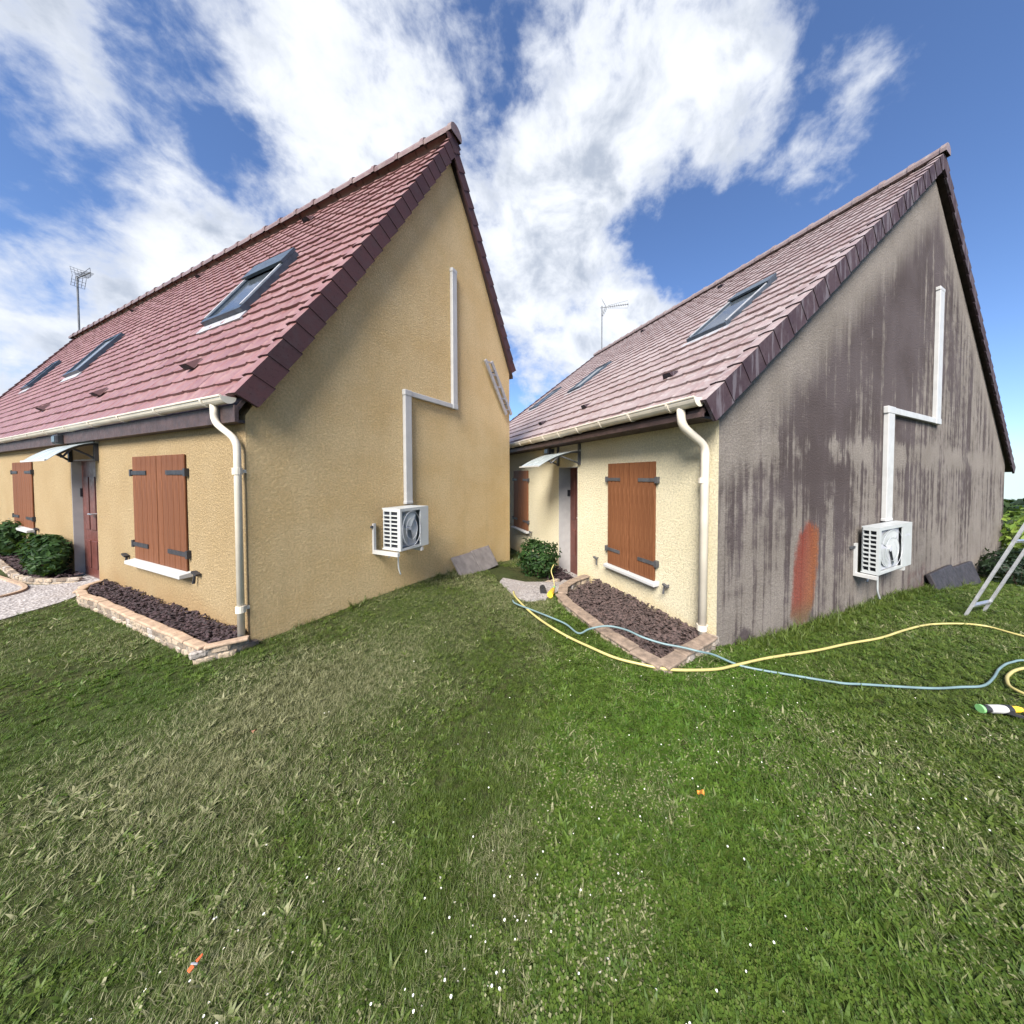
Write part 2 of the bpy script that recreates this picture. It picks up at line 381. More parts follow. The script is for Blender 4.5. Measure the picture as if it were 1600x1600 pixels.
CP=np.array(CP,float)
def _phi(r2): return np.where(r2>0,r2*np.log(np.maximum(r2,1e-12)),0)
_n=len(CP); _d2=((CP[:,None,:2]-CP[None,:,:2])**2).sum(-1)
_A=np.zeros((_n+3,_n+3)); _A[:_n,:_n]=_phi(_d2)+np.eye(_n)*.3; _A[:_n,_n]=1; _A[:_n,_n+1:]=CP[:,:2]; _A[_n,:_n]=1; _A[_n+1:,:_n]=CP[:,:2].T
_W=np.linalg.solve(_A,np.r_[CP[:,2],0,0,0])
def terrain(x,y):
    x=np.asarray(x,float);y=np.asarray(y,float);P=np.stack([x,y],-1)
    r=np.hypot(x,y)
    d2=((P[...,None,:]-CP[:,:2])**2).sum(-1)
    z=_phi(d2)@_W[:_n]+_W[_n]+P@_W[_n+1:]
    far=-.062*np.minimum(r,150)-.4*np.maximum(r-150,0)
    t=np.clip((r-13)/12,0,1);t=t*t*(3-2*t)
    return np.clip(z,-3,1)*(1-t)+far*t
# ------------------------------------------------------------------ terrain sheet out to the horizon
def soil_mat():
    m, t, b = material('lawn_soil'); co = pos_co(t)
    c = t.mix(t.ss(t.noise(co, 14, 6, .7), .35, .65), (.020, .026, .009), (.050, .052, .020))
    c = t.mix(t.ss(t.noise(co, .9, 4), .4, .7), c, (.045, .06, .02))
    t.put(b.inputs['Base Color'], c); b.inputs['Roughness'].default_value = .95; b.inputs['Specular IOR Level'].default_value = .1
    t.put(b.inputs['Normal'], t.bump(t.noise(co, 60, 4), .7, .02)); return m
M['soil'] = soil_mat()
def make_ground():
    rad = [0.0] + list(np.geomspace(.35, 420, 110)); na = 200
    vs = [(0, 0, float(terrain(0, 0)))]; fs = []
    ang = np.linspace(0, 2*PI, na, endpoint=False)
    for r in rad[1:]:
        xs, ys = r*np.cos(ang), r*np.sin(ang); zs = terrain(xs, ys)
        vs += list(zip(xs.tolist(), ys.tolist(), zs.tolist()))
    for k in range(na): fs.append((0, 1+k, 1+(k+1) % na))
    for i in range(len(rad)-2):
        a, b = 1+i*na, 1+(i+1)*na
        for k in range(na): fs.append((a+k, b+k, b+(k+1) % na, a+(k+1) % na))
    mb = MB(); mb.add(vs, fs); o = mb.build('ground', M['soil'], smooth=True); tag(o, 'sloping garden ground under the lawn', 'ground', kind='structure')
make_ground()

# ------------------------------------------------------------------ the two houses (local x along the gable, y along the front, z up)
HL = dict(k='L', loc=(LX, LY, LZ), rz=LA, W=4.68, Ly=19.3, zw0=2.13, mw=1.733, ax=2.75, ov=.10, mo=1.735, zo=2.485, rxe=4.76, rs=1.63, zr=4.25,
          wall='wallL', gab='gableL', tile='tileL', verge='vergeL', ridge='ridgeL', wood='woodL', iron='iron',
          ncourse=24, tw=.34, drop=.175, rl=.60, door=(3.99, 5.10, 1.82, -.25), ddep=.10, soff=2.055,
          shut=[(1.185, 2.58, .55, 1.81), (7.27, 8.68, .60, 1.835)], gut=(-.135, 2.268, .05, -.05, 19.6), rear_pitch=-1.63)
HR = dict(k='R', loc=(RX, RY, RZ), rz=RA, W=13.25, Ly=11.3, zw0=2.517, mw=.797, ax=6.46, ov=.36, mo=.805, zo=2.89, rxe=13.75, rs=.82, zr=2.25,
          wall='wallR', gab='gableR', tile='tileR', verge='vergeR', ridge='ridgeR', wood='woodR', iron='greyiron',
          ncourse=24, tw=.30, drop=.235, rl=.43, door=(2.83, 3.57, 2.02, -.6), ddep=.28, soff=2.44,
          shut=[(.875, 1.872, .455, 2.04), (5.145, 6.15, .45, 1.98)], gut=(-.385, 2.63, .075, -.05, 11.6), rear_pitch=-.82)

def tile_mesh(name, mat, wd, ln, lip):
    prof = [(.004, .003), (.06, .009), (.13, .009), (.20, .002), (.55, .0), (.90, .002), (.99, .003)]
    vs = []; n = len(prof)
    for s, lift in ((0, lip), (ln, 0.0)):
        for q, h in prof: vs.append((q*wd, s, h + lift))
    for q, h in prof: vs.append((q*wd, 0, lip - .026))
    fs = [(i, i+1, n+i+1, n+i) for i in range(n-1)] + [(2*n+i, 2*n+i+1, i+1, i) for i in range(n-1)]
    fs += [(0, n, 2*n), (n-1, 3*n-1, 2*n-1)]
    mb = MB(); mb.add(vs, fs); me = mb.mesh(name, mat); return me

def build_roof(h, root):
    k = h['k']; mo, zo, ov, ax = h['mo'], h['zo'], h['ov'], h['ax']
    th = math.atan(mo); thr = math.atan(-h['rear_pitch'])
    zap = zo + mo*ax
    # deck: two slabs under the tiles
    lo = h['zw0']; mw = h['mw']; g = .075/math.cos(th)
    dk = MB()
    zA = zap - g
    dk.prism([(-ov+.02, zo+mo*(-ov+.02)-g), (ax, zA), (ax, zA-.10), (-ov+.02, zo+mo*(-ov+.02)-g-.06)], 'y', -.06, h['Ly']+.1)
    zre = zap - h['rs']*(h['rxe']-ax)
    gr = .075/math.cos(thr)
    dk.prism([(ax, zap-gr), (h['rxe']-.02, zre-gr), (h['rxe']-.02, zre-gr-.06), (ax, zap-gr-.10)], 'y', -.06, h['Ly']+.1)
    roof = dk.build('roof', M['fascia'], root)
    s_ = Vector((math.cos(th), 0, math.sin(th))); n_ = Vector((-math.sin(th), 0, math.cos(th)))
    L = (ax + ov)/math.cos(th); c = L/h['ncourse']; wd = h['tw']
    o0 = Vector((-ov, 0, zo - mo*ov)) - n_*.055
    y0, y1 = .02, h['Ly'] + .06
    me = tile_mesh('roof_tile', M[h['tile']], wd, c*1.10, .024 if k == 'L' else .030)
    frame = Matrix(((0, s_.x, n_.x, 0), (-1, s_.y, n_.y, 0), (0, s_.z, n_.z, 0), (0, 0, 0, 1)))   # tile x -> -y so the roll is on the near side
    R = Matrix.Translation(h['loc']) @ Matrix.Rotation(h['rz'], 4, 'Z')
    skip = h['sky_boxes']
    cells = []
    for i in range(h['ncourse']):
        off = 0.0; j = 0; y = y0
        while y < y1 - .02:
            ye = min(y + (wd if (j or not off) else off), y1)
            cells.append((i, y, ye)); y = ye; j += 1
    items = []
    for (i, ya, yb) in cells:
        xm = -ov + (i+.5)*c*math.cos(th)
        if any(a+.03 < (ya+yb)/2 < b-.03 and p+.05 < xm < q-.05 for (p, q, a, b) in skip): continue
        P_ = o0 + s_*(i*c) + Vector((0, yb, 0)) + n_*(rng.uniform(-.003, .004)) + s_*rng.uniform(-.004, .004)
        m4 = Matrix.Translation(P_) @ frame @ Matrix.Rotation(rng.uniform(-.006, .006), 4, 'Z') @ Matrix.Diagonal(((yb-ya)/wd, 1, 1, 1))
        wp = R @ (P_ - Vector((0, wd/2, 0)))
        sz = wd*c/(wp.x**2 + wp.y**2 + (wp.z-1.72)**2)
        vis = abs(wp.x)/max(wp.y, .1) < 2.0
        items.append((sz if vis else 0, m4))
    items.sort(key=lambda q: -q[0])
    for sz, m4 in items[:300]: link('roof_tile', me, roof, m4)
    rest = MB(); base = [v.co.copy() for v in me.vertices]; pf = [tuple(p.vertices) for p in me.polygons]
    for sz, m4 in items[300:]: rest.add([m4 @ v for v in base], pf)
    # the rear slope
    sr = Vector((-math.cos(thr), 0, math.sin(thr))); nr_ = Vector((math.sin(thr), 0, math.cos(thr)))
    Lr = (h['rxe'] - ax)/math.cos(thr); ncr = max(4, round(Lr/c)); cr = Lr/ncr
    orr = Vector((h['rxe'], 0, zre)) - nr_*.055
    fr = Matrix(((0, sr.x, nr_.x, 0), (1, sr.y, nr_.y, 0), (0, sr.z, nr_.z, 0), (0, 0, 0, 1)))
    wr = wd*2
    mr = tile_mesh('roof_tile_rear', M[h['tile']], wr, cr*1.10, .032); br = [v.co.copy() for v in mr.vertices]; pr = [tuple(p.vertices) for p in mr.polygons]
    for i in range(ncr):
        y = y0
        while y < y1 - .02:
            w2_ = min(wr, y1-y); m4 = Matrix.Translation(orr + sr*(i*cr) + Vector((0, y, 0))) @ fr @ Matrix.Diagonal((w2_/wr, 1, 1, 1))
            rest.add([m4 @ v for v in br], pr); y += wr
    rest.build('roof_tiles', M[h['tile']], roof, kind='stuff')
    # verge tiles on both rakes of the near gable (and the far one, joined)
    def verge(ln, dp):
        mb = MB()
        def sec(s, lift, wid):
            return [(-.115-wid, s, lift+.018), (-.03, s, lift+.024), (.05, s, lift+.016), (.05, s, lift-.01), (-.085, s, lift-.01), (-.085, s, lift-dp), (-.115-wid, s, lift-dp)]
        a, b = sec(0, .020, .009), sec(ln, 0.0, 0.0); n = 7
        mb.add(a+b, [tuple(range(n)), tuple(range(2*n-1, n-1, -1))] + [(i, i+n, (i+1) % n + n, (i+1) % n) for i in range(n)]); mb.m[2] = mb.m[3] = 1
        return mb
    fv = Matrix(((0, s_.x, n_.x, 0), (1, s_.y, n_.y, 0), (0, s_.z, n_.z, 0), (0, 0, 0, 1)))
    vm = verge(c*1.04, h['drop']).mesh('verge_tile', [M[h['verge']], M[h['tile']]])
    for i in range(h['ncourse']):
        P_ = o0 + n_*.028 + s_*(i*c - .02)
        link('verge_tile', vm, roof, Matrix.Translation(P_) @ fv @ Matrix.Rotation(rng.uniform(-.008, .008), 4, 'X'))
    vmr = verge(cr*1.04, h['drop']).mesh('verge_tile_rear', [M[h['verge']], M[h['tile']]])
    for i in range(ncr):
        P_ = orr + nr_*.028 + sr*(i*cr - .02)
        link('verge_tile', vmr, roof, Matrix.Translation(P_) @ fr)
    mb = MB()
    for i in range(h['ncourse']):
        m4 = Matrix.Translation(o0 + n_*.028 + s_*(i*c-.02) + Vector((0, y1, 0))) @ fv @ Matrix.Diagonal((-1, 1, 1, 1))
        mb.add([m4 @ v.co for v in vm.vertices], [tuple(p.vertices) for p in vm.polygons])
    mb.build('far_verge_tiles', M[h['verge']], roof, kind='stuff')
    # ridge tiles
    rl = h['rl']; r = .125
    rm = MB(); n = 9
    vs = []
    for y, rr in ((-.02, r+.014), (.06, r+.014), (.07, r), (rl+.0, r-.006)):
        for q in range(n):
            a = PI*(-.12 + 1.24*q/(n-1)); vs.append((rr*math.cos(a), y, rr*math.sin(a)*.95))
    fs = [(i*n+q, i*n+q+1, (i+1)*n+q+1, (i+1)*n+q) for i in range(3) for q in range(n-1)] + [tuple(range(n)), tuple(range(4*n-1, 3*n-1, -1))]
    rm.add(vs, fs); rme = rm.mesh('ridge_tile', M[h['ridge']])
    y = -.14
    while y < h['Ly'] + .05:
        link('ridge_tile', rme, roof, Matrix.Translation((ax, y, zap - .015 + rng.uniform(-.006, .006))) @ Matrix.Rotation(rng.uniform(-.01, .01), 4, 'Y')); y += rl
    # little hooded vents
    vt = MB(); vt.add([(-.10, 0, 0), (.10, 0, 0), (.07, 0, .085), (-.07, 0, .085), (-.10, .17, 0), (.10, .17, 0), (.05, .20, .01), (-.05, .20, .01)],
                      [(0,1,2,3), (3,2,6,7), (1,5,6,2), (0,3,7,4)])
    vt.box((-.065, -.004, .01), (.065, -.002, .07), 1)
    sc_ = .9
    vme = vt.mesh('roof_vent', [M[h['verge']], M['dark']])
    for (x, yy) in h['vents']:
        P_ = Vector((x, yy, zo + mo*x)) - n_*.03
        fl = Matrix(((0, s_.x, n_.x, 0), (-1, s_.y, n_.y, 0), (0, s_.z, n_.z, 0), (0, 0, 0, 1)))
        link('roof_vent', vme, roof, Matrix.Translation(P_) @ fl @ Matrix.Diagonal((sc_*(1.3 if k == 'L' else 1), sc_, sc_, 1)))
    # skylights
    for (p, q, a, b, op) in h['skylights']:
        fl = Matrix(((0, s_.x, n_.x, 0), (-1, s_.y, n_.y, 0), (0, s_.z, n_.z, 0), (0, 0, 0, 1)))
        P_ = Vector((p, b, zo + mo*p)) - n_*.03
        W_ = b-a; H_ = (q-p)/math.cos(th); f = .07 if k == 'L' else .06; fw = f*(1.6 if k == 'L' else 1)
        m4 = Matrix.Translation(P_) @ fl
        mb = MB(); mb.box((0, 0, -.03), (W_, f, .062)).box((0, H_-f, -.03), (W_, H_, .058)).box((0, f, -.03), (fw, H_-f, .06)).box((W_-fw, f, -.03), (W_, H_-f, .06))
        sk = link('skylight', mb.mesh('skylight_frame', M['zinc']), roof, m4)
        # glass is a sibling sub-part: skylights sit two levels down already
        mb = MB(); mb.box((fw, f, -.02), (W_-fw, H_-f, .040))
        link('skylight_glass', mb.mesh('skylight_glass', M['glass']), roof, m4)
        mb = MB(); mb.box((-.06, -.16, -.035), (W_+.06, -.002, .004)); link('lead_apron', mb.mesh('lead_apron', M['lead']), roof, m4)
        if op:   # roller shutter box across the head
            mb = MB(); mb.box((.0, H_-f-.26, .062), (W_, H_+.03, .10)); link('shutter_box', mb.mesh('shutter_box', M['zinc']), roof, m4)
            for xa in (fw*.3, W_-fw*.7):
                mb = MB(); mb.box((xa, f+.01, .0605), (xa+fw*.4, H_-f-.27, .075)); link('guide_rail', mb.mesh('guide_rail', M['aluflat']), roof, m4)
    return roof

def shutter_pair(h, root, y0, y1, z0, z1):
    t = .016 if h['k'] == 'L' else .032; ht_ = t+.006; gap = .018; ym = (y0+y1)/2
    for a, b, hinge_hi in ((y0, ym-gap/2, False), (ym+gap/2, y1, True)):
        mb = MB(); mb.box((-.006, a+.01, z0+.01), (-.002, b-.01, z1-.01)); sh = mb.build('shutter', M[h['wood']], root)
        n = 5; w_ = (b-a)/n
        pm = MB(); pm.box((-t/2, -w_/2+.003, -(z1-z0)/2), (t/2, w_/2-.003, (z1-z0)/2)); pme = None
        for q in range(n):
            if pme is None:
                o = pm.build('plank', M[h['wood']], sh, bevel=.005); pme = o.data; o.location = (-t/2-.006, a+w_*(q+.5), (z0+z1)/2)
            else:
                o = link('plank', pme, sh); o.location = (-t/2-.006 + rng.uniform(-.001, .001), a+w_*(q+.5), (z0+z1)/2)
                b_ = o.modifiers.new('bevel', 'BEVEL'); b_.width = .005; b_.segments = 2
        for zz in (z0+(z1-z0)*.148, z0+(z1-z0)*.845):
            y_h, y_e = ((b+.03, b-(b-a)*.62) if hinge_hi else (a-.03, a+(b-a)*.62))
            mb = MB(); lo, hi = sorted((y_h, y_e)); mb.box((-ht_-.010, lo, zz-.024), (-ht_-.0005, hi, zz+.024))
            yk = y_h; mb.box((-ht_-.014, yk-.022, zz-.042), (.0, yk+.022, zz+.042))
            mb.build('strap_hinge', M[h['iron']], sh)
    # sill
    mb = MB(); mb.prism([(-.10, z0-.055), (.01, z0-.055), (.01, z0+.004), (-.10, z0-.012)], 'y', y0-.06, y1+.03)
    mb.build('window_sill', M['white'], root, bevel=.006)
    # shutter stays left and right of the sill
    for yy, sg in ((y0-.22, 1), (y1+.30, -1)):
        zz = z0 + .01; e_ = .028 if h['k'] == 'L' else .06; f_ = 1.3 if h['k'] == 'L' else 1.0
        mb = MB(); mb.tube([(.0, yy, zz), (-e_, yy, zz)], .010, 6).bar((-e_, yy+.04*f_, zz+.015), (-e_, yy-.04*f_, zz-.01), .02, .04, (1,0,0)).tube([(-e_+.004, yy+.025*sg*f_, zz), (-e_-.004, yy+.035*sg*f_, zz-.11)], [.010, .013], 6)
        mb.build('shutter_stay', M[h['iron']], root)

def build_house(h, label):
    k = h['k']
    root = empty('house', h['loc'], h['rz']); tag(root, label, 'house')
    W, Ly, zw0 = h['W'], h['Ly'], h['zw0']; d0, d1, dz, db = h['door']; t = .30
    zb = -1.9; ax = h['ax']
    # front wall with the door opening; its end face at the corner belongs to the gable
    mb = MB(); zt = h['soff'] + .02
    mb.box((0, 0, zb), (t, d0, zt)); mb.m[2] = 1
    mb.box((0, d1, zb), (t, Ly, zt)).box((0, d0, dz), (t, d1, zt)).box((0, d0, zb), (t, d1, db))
    # small wedge of wall that closes the corner up to the verge
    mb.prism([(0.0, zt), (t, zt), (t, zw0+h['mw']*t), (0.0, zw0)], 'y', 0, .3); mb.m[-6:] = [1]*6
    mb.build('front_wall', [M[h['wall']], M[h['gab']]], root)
    zap_w = zw0 + h['mw']*ax
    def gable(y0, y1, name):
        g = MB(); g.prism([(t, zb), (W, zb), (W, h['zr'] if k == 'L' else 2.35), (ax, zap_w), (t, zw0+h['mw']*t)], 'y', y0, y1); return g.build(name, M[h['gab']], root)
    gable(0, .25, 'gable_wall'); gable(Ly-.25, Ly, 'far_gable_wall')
    mb = MB(); mb.box((W-.25, .25, zb), (W, Ly-.25, (h['zr'] if k == 'L' else 2.35)-.25)); mb.build('rear_wall', M[h['wall']], root)
    # door set back in the opening
    dd = h['ddep']
    mb = MB(); mb.box((.002, d1-.012, db), (dd, d1, dz)).box((.002, d0, db), (dd, d0+.012, dz)).box((.002, d0+.012, dz-.012), (dd, d1-.012, dz)); mb.build('door_frame', M['jamb'], root)
    mb = MB(); mb.box((dd-.005, d0+.012, db), (dd+.05, d1-.012, dz-.012)); door = mb.build('door', M['door'], root)
    w_ = d1-d0
    for a, b in ((.10, .30), (.36, .56)):
        for z0_, z1_ in ((.08, .34), (.40, .92)):
            mb = MB(); H_ = dz-db; mb.box((dd-.018, d1-w_*b, max(db, 0)+H_*z0_*.9), (dd-.005, d1-w_*a, max(db, 0)+H_*z1_*.82)); mb.build('door_panel', M['door'], door, bevel=.006)
    mb = MB(); mb.box((dd-.016, d0+w_*.10, .55), (dd-.0052, d0+w_*.30, dz-.18)); mb.build('door_glass', M['glass'], door)
    mb = MB(); mb.tube([(dd-.06, d0+w_*.42, 1.0), (dd-.06, d0+w_*.52, 1.0)], .012, 6).tube([(dd-.06, d0+w_*.42, 1.0), (dd, d0+w_*.42, 1.0)], .012, 6); mb.build('door_handle', M['alu'], door)
    zc = 1.25 if k == 'L' else 1.42
    mb = MB(); mb.box((dd*.72, d1-.028, zc), (dd*.93, d1-.013, zc+.13)); mb.build('number_plate', M['iron'], root)
    for s in h['shut']: shutter_pair(h, root, *s)
    # fascia, soffit, gutter, downpipe
    ov = h['ov']; so = h['soff']
    ze = h['zo'] - h['mo']*ov
    mb = MB(); mb.box((-ov-.002, -.07, so), (-ov+.026, Ly, ze-.11)); mb.build('fascia', M['fascia'], root)
    mb = MB(); mb.box((-ov+.03, -.0, so+.004), (-.002, Ly-.01, so+.03)); mb.build('soffit', M['fascia'], root)
    gx, gz, gr, ga, gb = h['gut']
    mb = MB(); n = 10; prof = [(gx+gr*math.cos(PI+PI*q/n), gz+gr*math.sin(PI+PI*q/n)*1.15) for q in range(n+1)]
    prof += [(gx+(gr-.006)*math.cos(2*PI-PI*q/n), gz+.001+(gr-.006)*math.sin(2*PI-PI*q/n)*1.15) for q in range(n+1)]
    mb.prism(prof, 'y', ga, gb); mb.tube([(gx-gr, ga, gz), (gx-gr, gb, gz)], .011, 6)
    cap = [(gx+(gr+.004)*math.cos(PI+PI*q/n), gz+(gr+.004)*math.sin(PI+PI*q/n)*1.15) for q in range(n+1)]
    mb.prism(cap, 'y', ga-.006, ga)
    gut = mb.build('gutter', M['pvc'], root)
    step = 1.0 if k == 'L' else .62
    y = ga + .35; bm_ = None
    while y < gb-.1:
        q_ = MB(); pr = [(gx+(gr+.009)*math.cos(PI+PI*q/n), (gr+.009)*math.sin(PI+PI*q/n)*1.15) for q in range(n+1)] + [(gx+gr*math.cos(2*PI-PI*q/n), gr*math.sin(2*PI-PI*q/n)*1.15) for q in range(n+1)]
        if bm_ is None: q_.prism(pr, 'y', -.016, .016); bm_ = q_.mesh('gutter_bracket', M['pvc'])
        o = link('gutter_bracket', bm_, gut); o.location = (0, y, gz); y += step
    pts, pr = h['pipe']
    # round the bends
    P_ = [Vector(p) for p in pts]; path = [P_[0]]
    for i in range(1, len(P_)-1):
        a, b = (P_[i-1]-P_[i]).normalized(), (P_[i+1]-P_[i]).normalized(); rr = min(.085, (P_[i-1]-P_[i]).length*.45, (P_[i+1]-P_[i]).length*.45)
        for q in range(5): u = q/4; path.append(P_[i] + a*rr*(1-u)**2 + b*rr*u**2)
    path.append(P_[-1])
    dp = MB().tube(path, pr, 14).build('downpipe', M['pvc'], root, smooth=True)
    for zz in h['collars']:
        x, yy = pts[-1][0], pts[-1][1]; q_ = MB().tube([(x, yy, zz-.03), (x, yy, zz+.03)], pr+.010, 14); q_.box((x, yy-.012, zz-.015), (-.001, yy+.012, zz+.015)); q_.build('pipe_collar', M['pvc'], dp)
    h['roof'] = build_roof(h, root)
    h['root'] = root
    return root
# front-slope extents (x0, x1, y0, y1, with roller shutter box) of the skylights and positions of the roof vents, metres in each house's frame
HL['skylights'] = [(.79, 1.48, 1.90, 3.02, True), (.86, 1.50, 9.1, 10.25, False), (1.04, 1.60, 14.75, 15.6, False)]
HL['vents'] = [(.231, 1.84), (.224, 5.01), (.25, 8.36), (2.45, 3.4), (2.45, 7.98), (2.45, 12.3)]
HL['pipe'] = ([(-.135, .20, 2.225), (-.135, .20, 2.06), (-.06, 0.005, 1.90), (-.06, 0.012, .10)], .027); HL['collars'] = (1.62, .36)
HR['skylights'] = [(1.80, 3.25, 1.16, 1.92, True), (2.05, 3.25, 6.0, 6.75, False), (2.10, 3.25, 9.3, 10.0, False)]
HR['vents'] = [(.532, 1.21), (.477, 3.37), (.391, 5.30), (5.70, 4.0), (5.65, 7.2)]
HR['pipe'] = ([(-.385, .17, 2.56), (-.385, .16, 2.38), (-.085, .10, 2.17), (-.085, .115, -.3)], .045); HR['collars'] = (1.80, .18)
for h in (HL, HR): h['sky_boxes'] = [s[:4] for s in h['skylights']]
build_house(HL, 'house with clean ochre walls, clean red tiled roof and bright gable')
build_house(HR, 'house with cream front, faded pink tiles and a grey gable streaked with black dirt')
def loc(h, x, y, z=0):
    x2, y2 = w2(h['k'], x, y); return (x2, y2, h['loc'][2] + z)
# ------------------------------------------------------------------ things fixed to or standing by the houses
def air_con(h, x0, x1, y0, y1, z0, z1, label, plate, bar_t):
    r = empty('air_conditioner', loc(h, x0, -y0, z0), h['rz']); tag(r, label, 'air conditioner', 'outdoor units on the gables')
    W, Dp, H = x1-x0, y1-y0, z1-z0      # local: x along wall, y 0 (back) to -Dp (front), z up
    fx0, fx1, fz0, fz1 = W*.06, W*.70, H*.05, H*.93
    mb = MB()
    # casing with an open fan mouth in front and an open coil side
    e = .018
    mb.box((0, -Dp, H-e), (W, 0, H)).box((0, -Dp, 0), (W, 0, e)).box((W-e, -Dp, e), (W, 0, H-e)).box((e, -e, e), (W-e, 0, H-e))
    mb.box((0, -Dp, e), (fx0, -Dp+e, H-e)).box((fx1, -Dp, e), (W-e, -Dp+e, H-e)).box((fx0, -Dp, e), (fx1, -Dp+e, fz0)).box((fx0, -Dp, fz1), (fx1, -Dp+e, H-e))
    mb.box((0, -Dp+e, e), (e, -Dp*.84, H-e)).box((0, -Dp*.10, e), (e, -e, H-e)).box((0, -Dp*.84, e), (e, -Dp*.10, H*.07)).box((0, -Dp*.84, H*.92), (e, -Dp*.10, H-e))
    mb.build('casing', M['acwhite'], r)
    mb = MB(); mb.box((W*.05, -Dp*.86, e), (W*.07, -Dp*.06, H-e)); mb.build('coil', M['dark'], r)
    me = None
    for i in range(8):
        zz = H*.07 + H*.85*(i+1)/9
        if me is None:
            q = MB(); q.box((-.002, -Dp*.84, -H*.016), (W*.012+.006, -Dp*.10, H*.016)); me = q.mesh('side_slat', M['acwhite'])
        o = link('side_slat', me, r); o.location = (0, 0, zz)
    mb = MB(); mb.box((-.004, -Dp*.50, H*.07), (W*.02, -Dp*.44, H*.92)); mb.build('side_post', M['acwhite'], r)
    cx_, cz_ = (fx0+fx1)/2, (fz0+fz1)/2; rx, rz_ = (fx1-fx0)/2, (fz1-fz0)/2
    mb = MB(); mb.box((fx0, -Dp*.75, fz0), (fx1, -Dp*.72, fz1)); mb.build('fan_shroud', M['acgrey'], r)
    fb = None
    for q in range(3):
        a0 = 2*PI*q/3 + .9; vs = []; n = 6
        for i in range(n+1):
            a = a0 + 1.75*i/n; yy = -Dp*.94 + Dp*.15*i/n
            vs += [(cx_ + rx*.12*math.cos(a), yy, cz_ + rz_*.12*math.sin(a)), (cx_ + rx*.93*math.cos(a), yy, cz_ + rz_*.93*math.sin(a))]
        mb = MB(); mb.add(vs, [(2*i, 2*i+1, 2*i+3, 2*i+2) for i in range(n)]); mb.build('fan_blade', M['acwhite'], r, smooth=True)
    mb = MB(); mb.tube([(cx_, -Dp*.92, cz_), (cx_, -Dp*.55, cz_)], min(rx, rz_)*.15, 10); mb.build('fan_hub', M['acgrey'], r)
    g = None
    for q in (.62, 1.0):
        pts = [(cx_ + rx*.97*q*math.cos(a), -Dp-.004, cz_ + rz_*.97*q*math.sin(a)) for a in np.linspace(0, 2*PI, 25)]
        mb = MB(); mb.tube(pts, .0028, 4, caps=False); mb.build('guard_ring', M['acgrey'], r)
    mb = MB(); mb.box((W*.79, -Dp-.002, H*.70), (W*.94, -Dp, H*.745)); mb.build('badge', M['acgrey'], r)
    # wall bracket: upright, cross rail and two arms
    t = bar_t
    for xx in (-.02 + W*.02, W*.80):
        mb = MB(); mb.box((xx-t, y0-.004, -.06), (xx, y0-.03, H*.62)) if False else mb.box((xx-t, y0-.03, -.06), (xx, y0-.004, H*.62)); mb.box((xx-t, -Dp*1.0, -.06), (xx, y0-.03, -.012)); mb.build('bracket', M['white'], r)
    mb = MB(); mb.box((-W*.16, y0-.028, H*.52), (-.02 - t + W*.02, y0-.003, H*.57)); mb.build('bracket_rail', M['greyiron'], r)
    mb = MB(); mb.tube(spline([(W*.28, -Dp*.4, .01), (W*.28, -Dp*.4, -H*.25), (W*.30, -Dp*.38, -H*.48), (W*.38, -Dp*.36, -H*.68)], 5), .010 if h['k'] == 'L' else .014, 6); mb.build('drain_hose', M['acwhite'], r, smooth=True)
    mb = MB(); mb.tube(spline([(W*.10, -Dp*.25, -.04), (W*.09, -Dp*.25, -H*.14), (W*.05, -Dp*.25, -H*.20)], 5), .009 if h['k'] == 'L' else .013, 6); mb.build('drain_stub', M['acgrey'], r, smooth=True)
    return r
air_con(HL, 1.292, 1.755, .13, .45, .632, 1.165, 'white air conditioner on the clean ochre gable', None, .035)
air_con(HR, 3.33, 4.66, .07, .27, .36, 1.075, 'white air conditioner on the dirt-streaked grey gable', None, .075)

def conduit(h, pts, wd, dp, label):
    r = empty('pipe_cover', loc(h, pts[0][0], 0, pts[0][1]), h['rz']); tag(r, label, 'pipe cover', 'white pipe covers on the gables')
    ox, oz = pts[0]; m = M['white']
    for (xa, za), (xb, zb_) in zip(pts[:-1], pts[1:]):
        vert = abs(za-zb_) > abs(xa-xb); mb = MB()
        if vert: a, b = (xa-wd/2-ox, -dp, min(za, zb_)-oz), (xa+wd/2-ox, -.002, max(za, zb_)-oz)
        else: a, b = (min(xa, xb)+wd*.55-ox, -dp+.003, za-wd2(h)/2-oz), (max(xa, xb)-wd*.55-ox, -.003, za+wd2(h)/2-oz)
        mb.box(a, b); mb.build('duct', m, r, bevel=.008)
    for (xa, za) in pts[1:-1]:
        mb = MB(); mb.box((xa-wd*.58-ox, -dp-.006, za-wd2(h)*.58-oz), (xa+wd*.58-ox, -.001, za+wd2(h)*.58-oz)); mb.build('elbow', m, r, bevel=.012)
    xa, za = pts[0]; mb = MB(); mb.box((xa-wd*.56-ox, -dp-.004, za-oz-.02), (xa+wd*.56-ox, -.001, za-oz+.05)); mb.build('end_cap', m, r, bevel=.01)
    xa, za = pts[-1]; mb = MB(); mb.box((xa-wd*.56-ox, -dp-.004, za-oz), (xa+wd*.56-ox, -.001, za-oz+.05)); mb.build('end_collar', m, r, bevel=.01)
def wd2(h): return .075 if h['k'] == 'L' else .105
conduit(HL, [(2.80, 5.04), (2.80, 2.76), (1.80, 2.76), (1.80, 1.168)], .115, .06, 'white pipe cover zigzagging down the clean ochre gable')
conduit(HR, [(6.80, 5.58), (6.80, 2.955), (4.40, 2.955), (4.40, 1.08)], .26, .07, 'white pipe cover zigzagging down the streaked grey gable')

